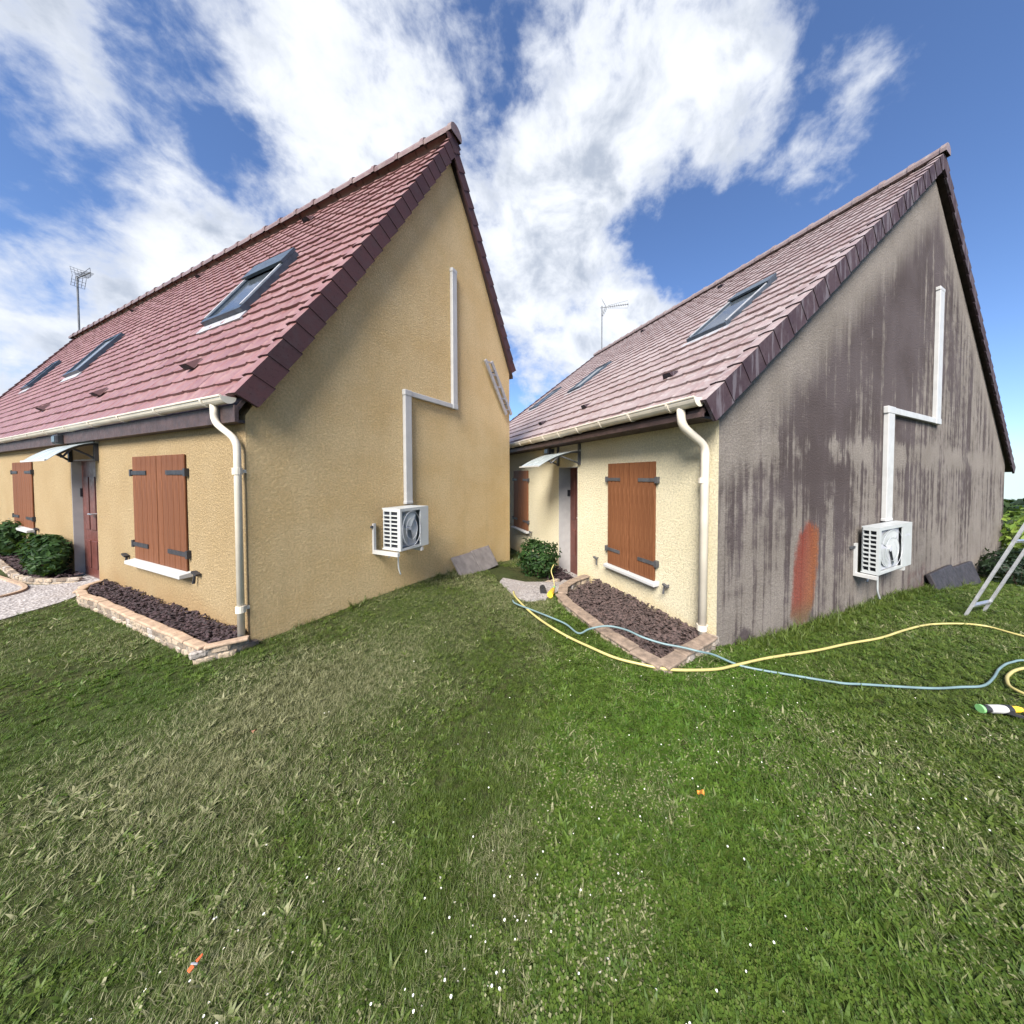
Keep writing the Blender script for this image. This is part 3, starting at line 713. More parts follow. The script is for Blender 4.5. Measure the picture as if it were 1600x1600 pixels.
def canopy(h, y0, y1, zw, dep, drop, label, m_iron):
    r = empty('door_canopy', loc(h, 0, (y0+y1)/2, zw), h['rz']); tag(r, label, 'door canopy', 'canopies over the front doors')
    L = (y1-y0)/2; n = 10
    def arc(u): return (-dep*u, -drop*(u**1.9))
    mb = MB(); t_ = .006; vs = []; 
    for i in range(n+1):
        x, z = arc(i/n); vs += [(x, -L, z), (x, L, z), (x, -L, z+t_), (x, L, z+t_)]
    fs = [(0, 1, 3, 2), (4*n, 4*n+2, 4*n+3, 4*n+1)]
    for i in range(n):
        a, b = 4*i, 4*i+4; fs += [(a, b, b+1, a+1), (a+2, a+3, b+3, b+2), (a, a+2, b+2, b), (a+1, b+1, b+3, a+3)]
    mb.add(vs, fs); mb.build('canopy_sheet', M['acrylic'], r, smooth=False)
    mb = MB(); x, z = arc(1); mb.box((x-.012, -L, z-.006), (x, L, z+.018)); mb.build('front_trim', M['white'], r)
    mb = MB(); mb.box((-.03, -L, -.004), (-.001, L, .028)); mb.build('wall_rail', M['alu'], r)
    zb = .27
    for yy in (-L*.93, L*.93):
        mb = MB(); mb.box((-.035, yy-.03, -zb+.02), (-.001, yy+.03, .14)); 
        pts = [(arc(u)[0], yy, arc(u)[1]-.014) for u in np.linspace(.02, .78, 9)]; mb.tube(pts, .016, 6)
        mb.tube(spline([(-.03, yy, -zb+.05), (-dep*.22, yy, -zb*.62), (-dep*.50, yy, arc(.5)[1]-.02)], 6), .014, 6)
        mb.tube([(-dep*.75, yy, arc(.75)[1]-.01), (-dep*.70, yy, arc(.7)[1]-.085)], .014, 6).tube([(-dep*.70, yy, arc(.7)[1]-.08), (-dep*.52, yy, arc(.52)[1]-.02)], .011, 6)
        mb.build('canopy_bracket', m_iron, r)
canopy(HL, 3.82, 5.05, 2.035, .40, .26, 'clear canopy with black brackets over the door of the clean ochre house', M['iron'])
canopy(HR, 2.72, 3.60, 2.30, .85, .29, 'clear canopy with black brackets over the door of the cream fronted house', M['greyiron'])

def wall_lamp(h, y, z, label, mat):
    r = empty('wall_lamp', loc(h, 0, y, z), h['rz']); tag(r, label, 'wall lamp', 'lamps above the door canopies')
    mb = MB(); mb.box((-.03, -.05, -.05), (-.001, .05, .05)); mb.build('lamp_base', mat, r, bevel=.008)
    mb = MB(); mb.tube([(-.02, 0, 0), (-.10, 0, -.01)], .015, 6); mb.build('lamp_arm', mat, r)
    mb = MB(); mb.box((-.17, -.10, -.075), (-.09, .10, .065)); mb.build('lamp_head', mat, r, bevel=.02)
    mb = MB(); mb.box((-.176, -.075, -.045), (-.171, .075, .035)); mb.build('lamp_lens', M['glass'], r)
wall_lamp(HL, 4.90, 2.125, 'black floodlight under the eaves of the clean ochre house', M['iron'])
wall_lamp(HR, 3.82, 2.37, 'grey floodlight under the eaves of the cream fronted house', M['greyiron'])

def antenna(h, y, mast, label):
    ax, zt = h['ax'], h['zo'] + h['mo']*h['ax']
    r = empty('aerial', loc(h, ax, y, zt), h['rz']); tag(r, label, 'aerial', 'aerials at the far end of the ridges')
    mb = MB(); mb.tube([(0, 0, -.5), (0, 0, mast)], .028, 8); mb.build('mast', M['aerial'], r)
    # boom pointing to the right of the picture
    d = Matrix.Rotation(-h['rz'], 3, 'Z') @ Vector((.93, -.36, -.06)); d.normalize(); u = Vector((0, 0, 1)); s = d.cross(u).normalized()
    zb = Vector((0, 0, mast-.08)); L = 1.30
    mb = MB(); mb.bar(zb - d*.08, zb + d*L, .03, .03); mb.build('boom', M['aerial'], r)
    for i in range(9):
        q = zb + d*(.42 + i*.105); w_ = .16 - i*.008
        mb = MB(); mb.bar(q - s*w_, q + s*w_, .012, .012); mb.build('director', M['aerial'], r)
    for sg in (1, -1):
        mb = MB(); a = zb + d*.30
        mb.tube([a, a + s*.02 + u*.07*sg + d*.02], .008, 5).tube([a + u*.06*sg, zb + d*L*.98 + u*.18*sg, zb + d*L], .008, 5); mb.build('boom_stay', M['aerial'], r)
        mb = MB()
        for q in (-.16, -.08, 0, .08, .16):
            b0 = zb + d*.22; mb.bar(b0 + s*q, b0 + s*q + (u*.36 - d*.20*sg)*sg*1.0, .010, .010)
        b0 = zb + d*.22
        for f in (.4, .7, 1.0): mb.bar(b0 + (u*.36 - d*.20*sg)*sg*f - s*.17, b0 + (u*.36 - d*.20*sg)*sg*f + s*.17, .010, .010)
        mb.build('reflector', M['aerial'], r)
antenna(HL, 18.9, 2.35, 'television aerial on the ridge of the clean red roof')
antenna(HR, 10.9, 2.25, 'television aerial on the ridge of the faded pink roof')

# ------------------------------------------------------------------ planters of rubble stone
def resample(poly, step):
    out = []; carry = 0.0
    for (a, b) in zip(poly[:-1], poly[1:]):
        a, b = Vector(a), Vector(b); L = (b-a).length; t = carry
        while t < L: out.append((a + (b-a)*(t/L), (b-a).normalized())); t += step
        carry = t - L
    return out
def rock(sx, sy, sz, r):
    bm = bmesh.new(); bmesh.ops.create_cube(bm, size=1)
    bmesh.ops.bevel(bm, geom=bm.edges[:], offset=.16, segments=1, affect='EDGES')
    for v in bm.verts: v.co = Vector((v.co.x*sx*(1+r.uniform(-.12,.12)), v.co.y*sy*(1+r.uniform(-.12,.12)), v.co.z*sz*(1+r.uniform(-.12,.12))))
    me = bpy.data.meshes.new('stone'); bm.to_mesh(me); bm.free(); me.materials.append(M['stone']); return me
def planter(h, outer, zg, ht, sl, thick, label, rows=2, cap=True, name='planter', cat='planter'):
    r = empty(name, loc(h, outer[0][0], outer[0][1], zg), h['rz']); tag(r, label, cat)
    o = Vector((outer[0][0], outer[0][1]))
    rr = random.Random(len(outer)*17 + (3 if h['k'] == 'L' else 8)); rocks = [rock(sl*rr.uniform(.85, 1.1), thick*.9, ht/rows*rr.uniform(.88, .98), rr) for _ in range(9)]
    pl = [Vector(p)-o for p in outer]
    nrm = []
    for i in range(len(pl)):
        d = (pl[min(i+1, len(pl)-1)] - pl[max(i-1, 0)]).normalized(); nrm.append(Vector((-d.y, d.x)))
    # mortar core
    mb = MB()
    for i in range(len(pl)-1):
        a, b = pl[i] , pl[i+1]; na, nb = nrm[i]*thick*.32, nrm[i+1]*thick*.32
        q = [a-na, a+na, b+nb, b-nb]
        mb.add([(p.x, p.y, z) for z in (-.25, ht*.93) for p in q], [(0,1,2,3), (7,6,5,4), (0,4,5,1), (1,5,6,2), (2,6,7,3), (3,7,4,0)])
    mb.build('mortar', M['grout'], r)
    for row in range(rows):
        for (p, d) in resample(pl, sl*1.08)[(row % 2):]:
            m = rr.choice(rocks); q = p + Vector((d.x, d.y))*(sl*.5*(row % 2)*.5)
            m4 = Matrix.Translation((q.x, q.y, ht/rows*(row+.5) + rr.uniform(-.006, .006))) @ Matrix.Rotation(math.atan2(d.y, d.x) + rr.uniform(-.12, .12), 4, 'Z') @ Matrix.Rotation(rr.uniform(-.1, .1), 4, 'X')
            link('stone', m, r, m4)
    if cap:
        runs = []; cur = [pl[0]]
        for i in range(1, len(pl)):
            cur.append(pl[i])
            if i < len(pl)-1 and (pl[i]-pl[i-1]).angle(pl[i+1]-pl[i]) > .9: runs.append(cur); cur = [pl[i]]
        runs.append(cur)
        for run in runs:
            tot = sum((b-a).length for a, b in zip(run[:-1], run[1:])); n = max(1, round(tot/(sl*2.1))); st = tot/n
            mb = MB(); mb.box((-st*.492, -thick*.55, 0), (st*.492, thick*.55, .028)); me = mb.mesh('cap_stone', M['cap' if h['k'] == 'L' else 'capR'])
            for i in range(n):
                t = st*(i+.5); acc = 0
                for a, b in zip(run[:-1], run[1:]):
                    L_ = (b-a).length
                    if t <= acc + L_ + 1e-6: d = (b-a).normalized(); p = a + d*(t-acc); break
                    acc += L_
                q = link('cap_stone', me, r, Matrix.Translation((p.x, p.y, ht + rr.uniform(-.008, .002))) @ Matrix.Rotation(math.atan2(d.y, d.x) + rr.uniform(-.05, .05), 4, 'Z'))
                bv = q.modifiers.new('bevel', 'BEVEL'); bv.width = .010; bv.segments = 2
    return r
PL_L = [(-.03, -.02), (-.16, -.03), (-.29, .05), (-.295, .62), (-.29, 1.73), (-.29, 2.70), (-.31, 3.05), (-.27, 3.38), (-.17, 3.62), (-.04, 3.76)]
PL_R = [(-.05, .02), (-.50, -.05), (-.94, -.13), (-.98, .15), (-1.01, .70), (-1.0, 1.40), (-.94, 1.75), (-.72, 2.08), (-.40, 2.26), (-.10, 2.34)]
planter(HL, PL_L, -.02, .125, .13, .07, 'long stone planter of dark bark along the clean ochre front')
planter(HR, PL_R, -.14, .25, .15, .13, 'stone planter of faded bark along the cream front', rows=3)
ST_L = [(-.30, 9.6), (-.32, 7.6), (-.37, 6.3), (-.40, 5.6), (-.36, 5.15), (-.25, 4.80), (-.10, 4.60)]
ST_R = [(-1.60, 3.95), (-1.30, 3.05), (-1.05, 2.80), (-.75, 2.78), (-.40, 2.84)]
planter(HL, ST_L, -.03, .11, .13, .07, 'curved stone edging around the shrub bed of the ochre house', cap=False, name='stone_edging', cat='edging')
planter(HR, ST_R, -.22, .20, .13, .10, 'curved stone edging around the shrub bed of the cream fronted house', cap=False, name='stone_edging', cat='edging')

def mulch(h, inner, zt, n, size, mat, label):
    """loose bark chips: nobody could count them"""
    pts = []
    xs = [p[0] for p in inner]; ys = [p[1] for p in inner]
    def inside(x, y):
        c = False; j = len(inner)-1
        for i in range(len(inner)):
            (x1, y1), (x2, y2) = inner[i], inner[j]
            if (y1 > y) != (y2 > y) and x < (x2-x1)*(y-y1)/(y2-y1)+x1: c = not c
            j = i
        return c
    mb = MB(); o = loc(h, 0, 0, 0)
    while len(pts) < n:
        x, y = rng.uniform(min(xs), max(xs)), rng.uniform(min(ys), max(ys))
        if inside(x, y): pts.append((x, y))
    mb.prism([(p[0], p[1]) for p in inner], 'z', zt-.3, zt-.02)
    for x, y in pts:
        m4 = Matrix.Translation((x, y, zt + rng.uniform(-.02, .02) + .05*max(0, 1+x/.30 if h['k'] == 'L' else 1+x/.9)*.6)) @ Euler((rng.uniform(-.6,.6), rng.uniform(-.6,.6), rng.uniform(0,6.3))).to_matrix().to_4x4()
        a, b, c = size*rng.uniform(.6, 1.5), size*rng.uniform(.3, .7), size*rng.uniform(.12, .3)
        vs = [m4 @ Vector(v) for v in ((-a,-b,0),(a,-b*.7,0),(a*.8,b,0),(-a,b*.8,0),(-a*.7,-b*.6,c),(a*.7,-b*.5,c),(a*.6,b*.6,c),(-a*.7,b*.5,c))]
        mb.add(vs, [(4,5,6,7),(0,1,5,4),(1,2,6,5),(2,3,7,6),(3,0,4,7)])
    ob = mb.build('mulch', mat); ob.location = o; ob.rotation_euler = (0, 0, h['rz']); tag(ob, label, 'bark mulch', kind='stuff')
def clear_wall(poly): return [p for p in poly]
mulch(HL, [(-.004, .03), (-.16, .03), (-.25, .10), (-.255, 2.70), (-.27, 3.05), (-.23, 3.36), (-.14, 3.58), (-.004, 3.70)], .095, 1500, .022, M['mulch'], 'dark bark mulch in the planter of the ochre house')
mulch(HR, [(-.004, .08), (-.50, .02), (-.87, -.05), (-.92, .70), (-.92, 1.38), (-.86, 1.70), (-.66, 2.0), (-.004, 2.22)], .055, 2300, .030, M['mulch2'], 'faded bark mulch in the planter of the cream fronted house')
mulch(HL, [(-.004, 4.66), (-.20, 4.84), (-.31, 5.18), (-.33, 6.3), (-.26, 9.5), (-.004, 9.5)], .045, 500, .03, M['mulch'], 'dark bark under the shrub of the ochre house')
mulch(HR, [(-.004, 2.90), (-.72, 2.85), (-1.0, 2.9), (-1.2, 3.15), (-1.45, 3.95), (-.004, 3.95)], -.08, 500, .03, M['mulch'], 'dark bark under the shrub of the cream fronted house')

# ------------------------------------------------------------------ gravel paths to the doors
def path(h, poly, dz, label):
    bm = bmesh.new(); bm.faces.new([bm.verts.new((*w2(h['k'], *p), 0)) for p in poly])
    xs = [v.co.x for v in bm.verts]; ys = [v.co.y for v in bm.verts]
    for ax_, lo, hi in ((0, min(xs), max(xs)), (1, min(ys), max(ys))):
        for t in np.arange(lo+.1, hi, .16):
            nn = Vector((1, 0, 0)) if ax_ == 0 else Vector((0, 1, 0))
            bmesh.ops.bisect_plane(bm, geom=bm.verts[:]+bm.edges[:]+bm.faces[:], plane_co=nn*float(t), plane_no=nn)
    bmesh.ops.triangulate(bm, faces=bm.faces[:])
    for v in bm.verts: v.co.z = float(terrain(v.co.x, v.co.y)) + dz
    bmesh.ops.recalc_face_normals(bm, faces=bm.faces)
    if sum(f.normal.z for f in bm.faces) < 0: bmesh.ops.reverse_faces(bm, faces=bm.faces)
    me = bpy.data.meshes.new('path'); bm.to_mesh(me); bm.free(); me.materials.append(M['path'])
    ob = link('path', me); sm = ob.modifiers.new('slab', 'SOLIDIFY'); sm.thickness = .12; sm.offset = -1
    tag(ob, label, 'path', kind='structure'); return ob
path(HL, [(.10, 3.99), (-.02, 3.86), (-.24, 3.62), (-.40, 3.42), (-.76, 3.2), (-2.2, 2.2), (-3.4, 3.2), (-2.6, 9.0), (-.42, 9.4), (-.46, 6.3), (-.48, 5.6), (-.43, 5.1), (-.30, 4.74), (-.10, 4.54), (.10, 5.10)], .012, 'pale gravel path to the door of the ochre house')
path(HR, [(.28, 2.83), (-.15, 2.45), (-.62, 2.30), (-1.02, 1.98), (-1.14, 1.86), (-1.46, 1.84), (-1.54, 2.1), (-1.54, 2.75), (-1.42, 2.95), (-1.1, 2.72), (-.40, 2.76), (.28, 3.57)], .03, 'pale gravel path to the door of the cream fronted house')
def kerb(h, pts, z, label):
    o = loc(h, 0, 0, .0); mb = MB(); P_ = spline([(p[0], p[1], z) for p in pts], 6)
    for a, b in zip(P_[:-1], P_[1:]): mb.bar(a, b + (b-a)*.02, .035, .05)
    ob = mb.build('path_edging', M['cap']); ob.location = o; ob.rotation_euler = (0, 0, h['rz']); tag(ob, label, 'edging')
kerb(HL, [(-1.5, 4.75), (-.80, 4.42), (-.58, 4.46), (-.47, 4.66), (-.44, 5.0), (-.47, 5.6), (-.53, 6.6)], .008, 'thin curved edging strip set in the gravel path')

# ------------------------------------------------------------------ leafy plants
def leaf_mat(name, c0, c1, rough=.45):
    m, t, b = material(name); co = pos_co(t)
    g = t.new('ShaderNodeNewGeometry'); r = g.outputs['Random Per Island']
    c = t.mix(r, c0, c1); t.put(b.inputs['Base Color'], c); b.inputs['Roughness'].default_value = rough; b.inputs['Specular IOR Level'].default_value = .2
    tr = t.new('ShaderNodeBsdfTranslucent'); t.put(tr.inputs[0], t.mix(.5, c, (.12, .2, .02)))
    mx = t.new('ShaderNodeMixShader'); mx.inputs[0].default_value = .22
    out = m.node_tree.nodes['Material Output']; t.l.new(b.outputs[0], mx.inputs[1]); t.l.new(tr.outputs[0], mx.inputs[2]); t.l.new(mx.outputs[0], out.inputs[0])
    return m
M['shrub'] = leaf_mat('dark_glossy_leaf', (.008, .024, .007), (.034, .075, .018), .55)
M['bush'] = leaf_mat('yellow_green_leaf', (.07, .13, .02), (.20, .27, .05))
M['darkbush'] = leaf_mat('deep_green_leaf', (.008, .016, .010), (.022, .040, .018))  # very dark green foliage of the low bushes
M['wood_far'] = leaf_mat('far_tree_leaf', (.018, .035, .014), (.045, .07, .025))
def shrub(name, base, rad, n, leaf, mat, label, cat, seed, rot=0.0, floor=.05):
    r = empty(name, base, rot); tag(r, label, cat)
    rr = random.Random(seed); mb = MB(); lumps = []
    for _ in range(16):
        a = rr.uniform(0, 2*PI); e = rr.uniform(-.3, 1.0); lumps.append((Vector((math.cos(a)*math.sqrt(1-min(1, e*e)), math.sin(a)*math.sqrt(1-min(1, e*e)), e)), rr.uniform(-.22, .18)))
    for _ in range(n):
        d = Vector((rr.gauss(0, 1), rr.gauss(0, 1), rr.gauss(0, 1) + .2)).normalized()
        k = 1.0
        for (l, a) in lumps:
            q = d.dot(l)
            if q > .75: k += a*(q-.75)*4
        f = k*(1 + rr.choice((-1, -1, -1, .5))*abs(rr.gauss(0, .16))); p = Vector((d.x*rad[0]*f, d.y*rad[1]*f, rad[2]*(1 + d.z*f)))
        if p.z < floor: continue
        nn = (d + Vector((rr.gauss(0, .5), rr.gauss(0, .5), rr.gauss(.3, .5)))).normalized(); x = nn.orthogonal().normalized()
        x = Matrix.Rotation(rr.uniform(0, 6.3), 3, nn) @ x; y = nn.cross(x); s = leaf*rr.uniform(.6, 1.3)
        mb.add([p - x*s, p + y*s*.42 - nn*s*.05, p + x*s - nn*s*.22, p - y*s*.42 - nn*s*.05], [(0, 1, 2), (0, 2, 3)])
    me = bpy.data.meshes.new('foliage'); me.from_pydata(mb.v, [], mb.f); me.materials.append(mat)
    link('foliage', me, r)
    st = MB()
    for _ in range(7):
        a = rr.uniform(0, 2*PI); st.tube(spline([(0.02*math.cos(a), .02*math.sin(a), -.1), (.25*rad[0]*math.cos(a), .25*rad[1]*math.sin(a), rad[2]*.6), (.6*rad[0]*math.cos(a), .6*rad[1]*math.sin(a), rad[2]*1.4)], 3), [.018, .017, .016, .013, .011, .009, .006][:7], 5)
    st.build('stems', M['bark'], r)
    return r
shrub('shrub', loc(HL, -.19, 5.30, .03), (.19, .40, .33), 2200, .045, M['shrub'], 'rounded dark green shrub beside the door of the ochre house', 'shrub', 3, LA)
shrub('shrub', loc(HL, -.16, 8.35, .03), (.18, .55, .32), 900, .06, M['shrub'], 'dark shrub cut off by the left edge, beyond the far shuttered window', 'shrub', 4, LA)
shrub('shrub', loc(HR, -.62, 3.28, -.10), (.36, .40, .36), 2000, .045, M['shrub'], 'rounded dark green shrub beside the door of the cream fronted house', 'shrub', 5, RA)
z_ = float(terrain(13.6, 9.3))
shrub('bush', (14.4, 9.0, z_-.1), (1.25, 1.2, .98), 1800, .11, M['bush'], 'bright yellow-green bush beyond the streaked gable', 'bush', 6)
shrub('bush', (11.75, 7.85, float(terrain(11.75, 7.85))-.1), (.85, .55, .50), 2200, .06, M['darkbush'], 'low dark bush at the rear foot of the streaked gable', 'bush', 7)
shrub('bush', (13.3, 7.9, float(terrain(13.3, 7.9))-.1), (.9, .8, .42), 1500, .07, M['darkbush'], 'low dark bush behind the leaning ladder', 'bush', 8)
def far_wood():
    mb = MB(); rr = random.Random(5)
    for i in range(150):
        a = math.radians(rr.uniform(15, 75)); d = rr.uniform(118, 146); x, y = d*math.sin(a), d*math.cos(a); z = float(terrain(x, y)); H_ = rr.uniform(2.4, 5.0)
        for _ in range(46):
            q = Vector((rr.gauss(0, 1), rr.gauss(0, 1), rr.gauss(0, 1))).normalized(); p = Vector((x, y, z + H_*.5)) + Vector((q.x*3.2, q.y*3.2, q.z*H_*.55))*rr.uniform(.7, 1)
            u = q.orthogonal().normalized(); v = q.cross(u); s = rr.uniform(.5, 1.0); mb.add([p-u*s, p+v*s, p+u*s, p-v*s], [(0,1,2,3)])
    me = bpy.data.meshes.new('far_wood'); me.from_pydata(mb.v, [], mb.f); me.materials.append(M['wood_far'])
    tag(link('far_wood', me), 'dark line of trees along the far horizon', 'wood', kind='stuff')
far_wood()

# ------------------------------------------------------------------ leaning slabs
def slab(h, x0, x1, foot, top_y, ht, zg, lean_z, label, mat, group, seed):
    r = random.Random(seed); w_ = x1-x0; th = .05 if h['k'] == 'L' else .09
    a = math.atan2(foot-top_y, ht); L = math.hypot(foot-top_y, ht)
    mb = MB(); mb.box((0, 0, 0), (w_, th, L))
    x2, y2 = w2(h['k'], x0, -foot)
    o = mb.build('paving_slab', mat, bevel=.008 if h['k'] == 'L' else .02)
    o.rotation_euler = (Matrix.Rotation(h['rz'], 3, 'Z') @ Matrix.Rotation(-a, 3, 'X') @ Matrix.Rotation(lean_z, 3, 'Y')).to_euler()
    o.location = (x2, y2, h['loc'][2] + zg - .02); tag(o, label, 'paving slab', group)
slab(HL, 2.66, 3.16, .30, .06, .33, -.12, .04, 'near paving slab of the pair leaning on the ochre gable', M['slab'], 'slabs leaning on the ochre gable', 1)
slab(HL, 3.20, 3.74, .30, .06, .37, -.16, .02, 'far paving slab of the pair leaning on the ochre gable', M['slab'], 'slabs leaning on the ochre gable', 2)
slab(HR, 6.45, 7.85, .26, .10, .43, -.52, -.01, 'nearer dark wet slab leaning on the streaked gable', M['wetslab'], 'dark slabs leaning on the streaked gable', 3)
slab(HR, 7.92, 9.35, .26, .10, .48, -.64, .02, 'farther dark wet slab leaning on the streaked gable', M['wetslab'], 'dark slabs leaning on the streaked gable', 4)

# ------------------------------------------------------------------ ladders
def ladder(a, b, side, n, rw, rd, label, hooks=None, up=None, first=.3, rungr=.016):
    """two rails from a to b, the second offset by side; n rungs"""
    a, b, side = Vector(a), Vector(b), Vector(side); d = (b-a)
    r = empty('ladder', a); tag(r, label, 'ladder')
    nn = d.normalized().cross(side.normalized())
    for q in (Vector((0,0,0)), side):
        mb = MB(); mb.bar(q, q+d, rw, rd, up=nn); mb.build('rail', M['aluflat'], r)
    step = (d.length - first*1.3)/(n-1) if n > 1 else 0; me = None
    for i in range(n):
        p = d.normalized()*(first + step*i)
        mb = MB(); mb.tube([p - side.normalized()*.02, p + side*1.0 + side.normalized()*.02], rungr, 8); mb.build('rung', M['alu'], r)
    return r
# short ladder section hung on the ochre gable by two hooks
pa, pb = loc(HL, 4.44, -.07, 2.92), loc(HL, 3.66, -.07, 3.85)
sx = Vector(loc(HL, .21, 0, 0)) - Vector(loc(HL, 0, 0, 0)); sx = Vector((sx.x, sx.y, .03)); 
lad = ladder(pa, pb, sx, 5, .075, .03, 'aluminium ladder hung high on the clean ochre gable', first=.12)
for t_ in (.2, .8):
    p = Vector(pa)*(1-t_) + Vector(pb)*t_ - Vector(pa); n_ = Vector((math.sin(LA), -math.cos(LA), 0))
    mb = MB(); mb.tube([p + sx*.5 - n_*.07, p + sx*.5 + n_*.03], .012, 6).tube([p + sx*.5 + n_*.03, p + sx*.5 + n_*.03 + Vector((0,0,.05))], .012, 6); mb.build('hook', M['greyiron'], lad)

# step ladder standing on the lawn at the right edge
fa = (6.36, 4.80); fb = (7.0, 5.06)
za, zb2 = float(terrain(*fa)), float(terrain(*fb))
def trestle():
    A, B = Vector((fa[0], fa[1], za-.01)), Vector((fb[0], fb[1], zb2-.01)); B.z = B.z
    s = B-A; lean = Vector((.38, -.93, 0))*.33; H_ = 2.25
    r = empty('step_ladder', A); tag(r, 'aluminium step ladder standing on the lawn at the right edge', 'ladder')
    top = (Vector((0,0,1)) + lean)*H_
    nn = top.normalized().cross(s.normalized())
    for q, f in ((Vector((0,0,0)), .0), (s, .0)):
        mb = MB(); mb.bar(q, q + top, .046, .03, up=nn); mb.build('rail', M['aluflat'], r)
    for t_ in (.085, .55, .93):
        p = top*t_; mb = MB(); mb.bar(p, p+s, .03, .045, up=nn); mb.build('rung', M['alu'], r)
    for q in (Vector((0,0,0)), s):
        g = q + Vector((.38, -.93, 0))*1.05; g.z = float(terrain(A.x+g.x, A.y+g.y)) - A.z
        mb = MB(); mb.bar(g, q+top*.97, .05, .03, up=nn); mb.build('rear_leg', M['aluflat'], r)
    mb = MB(); mb.bar(top*1.0 - s*.03, top*1.0 + s*1.03, .12, .05, up=nn); mb.build('top_step', M['aluflat'], r)
trestle()

# ------------------------------------------------------------------ hoses and tools on the lawn
def on_ground(pts, dz): return [(x, y, float(terrain(x, y)) + dz) for x, y in pts]
YH = [(-.56, 4.62), (-.5, 4.39), (-.3, 3.98), (-.09, 3.65), (.16, 3.35), (.38, 3.15), (.60, 2.97), (.82, 2.88), (1.04, 2.82), (1.28, 2.83), (1.54, 2.88), (1.77, 2.98), (2.22, 3.18), (2.9, 3.41), (3.43, 3.6), (3.98, 3.77), (4.54, 4.02), (5.13, 4.25), (5.68, 4.34), (5.98, 4.30), (6.05, 4.10), (6.1, 3.8), (5.8, 3.45), (5.2, 3.25), (4.70, 3.12), (4.42, 3.0), (4.24, 2.89), (4.10, 2.76), (4.12, 2.62), (4.35, 2.5), (4.7, 2.45), (4.75, 2.3), (4.45, 2.25), (4.0, 2.36), (3.80, 2.40), (3.69, 2.415)]
BH = on_ground([(-.52, 4.22), (-.47, 4.11), (-.25, 3.95), (-.01, 3.77), (.17, 3.61)], .055)
o_ = loc(HR, 0, 0, 0)
BH += [(.30, 3.44, -.02), (.42, 3.40, .05), (.60, 3.36, .10), (.78, 3.28, .10), (.93, 3.16, .08), (1.10, 3.08, .06), (1.27, 3.03, .05), (1.42, 2.97, .04), (1.58, 3.02, -.02)]
BH += on_ground([(1.79, 3.0), (1.95, 2.93), (2.18, 2.87), (2.56, 2.77), (2.78, 2.76), (3.32, 2.73), (3.64, 2.76), (3.88, 2.79), (4.17, 2.93), (4.5, 3.12), (4.84, 3.27), (5.2, 3.33), (6.2, 3.2)], .036)
yh = MB().tube(spline(on_ground(YH, .040), 5), .013, 8).build('garden_hose', M['yhose'], smooth=True); tag(yh, 'yellow hose snaking across the lawn past the planter corner', 'hose')
bh = MB().tube(spline(BH, 5), .010, 8).build('pressure_hose', M['bhose'], smooth=True); tag(bh, 'thin blue-grey hose lying over the planter and the lawn', 'hose')

def hose_gun():
    p = Vector((3.52, 2.43, float(terrain(3.52, 2.43)) + .062)); r = empty('hose_nozzle', p); tag(r, 'black and white hose nozzle with a green ring on the lawn', 'nozzle')
    d = Vector((.94, .0, -.02)).normalized(); a = -d*.15
    MB().tube([a - d*.012, a + d*.006], .030, 12).build('green_ring', M['lime'], r)
    MB().tube([a + d*.008, a + d*.05, a + d*.06], [.024, .027, .024], 12).build('nozzle_tip', M['black'], r)
    MB().tube([a + d*.06, a + d*.15, a + d*.19], [.028, .030, .026], 12).build('nozzle_body', M['white'], r)
    MB().tube([a + d*.19, a + d*.23], .030, 12).build('collar', M['black'], r)
    MB().tube([a + d*.23, a + d*.29, a + d*.32], [.022, .022, .014], 12).build('hose_coupling', M['yellow'], r)
    MB().bar(a + d*.17 + Vector((0,-.01,-.01)), a + d*.30 + Vector((0,-.06,-.035)), .022, .018).build('grip', M['black'], r)
hose_gun()
def yellow_tool():
    x, y = loc(HR, -1.16, 2.05)[:2]; g = Vector((-.02, 4.62, float(terrain(-.02, 4.62)) + .05)); hd = Vector((.055, 5.22, -.13))
    r = empty('spray_lance', g); tag(r, 'yellow spray lance with green tip propped on the planter end', 'spray lance')
    d = hd-g
    MB().tube([Vector((0,0,0)), d*.12, d*.5, d*.72], [.045, .05, .035, .022], 10).build('handle', M['yellow'], r)
    MB().tube([d*.72, d*.86, d*.98], [.020, .022, .014], 8).build('tip', M['lime'], r)
    MB().tube(spline([d*.97, d*1.04 + Vector((-.02, .05, .10)), d*1.05 + Vector((-.06, .12, .22)), d*1.1 + Vector((-.02, .2, .30))], 5), .008, 6).build('tail_hose', M['yhose'], r)
    MB().tube([Vector((-.10, .12, .0)), Vector((-.12, .30, .01))], [.05, .045], 10).build('trigger_guard', M['black'], r)
yellow_tool()
def bit(x, y, label, kind):
    p = Vector((x, y, float(terrain(x, y)) + .055))
    if kind == 'clip':
        r = empty('plastic_clip', p); tag(r, label, 'plastic clip')
        r.rotation_euler = (.35, .1, -.35); r.scale = (.45, .45, .45)
        MB().prism([(-.014, -.035), (.014, -.035), (.017, -.005), (-.017, -.005)], 'z', -.006, .006).build('jaw', M['orange'], r, bevel=.003)
        MB().prism([(-.012, .012), (.013, .010), (.009, .046), (-.004, .050)], 'z', -.006, .006).build('tail', M['orange'], r, bevel=.003)
        MB().tube([(-.024, -.006, .004), (.024, .010, .004)], .006, 6).build('pin', M['alu'], r)
bit(-1.2, 1.02, 'small orange plastic clip lost in the grass at the bottom', 'clip')
M['leaf_or'] = plain('orange_dead_leaf', (.50, .20, .03), .7, var=.35, scale=60)
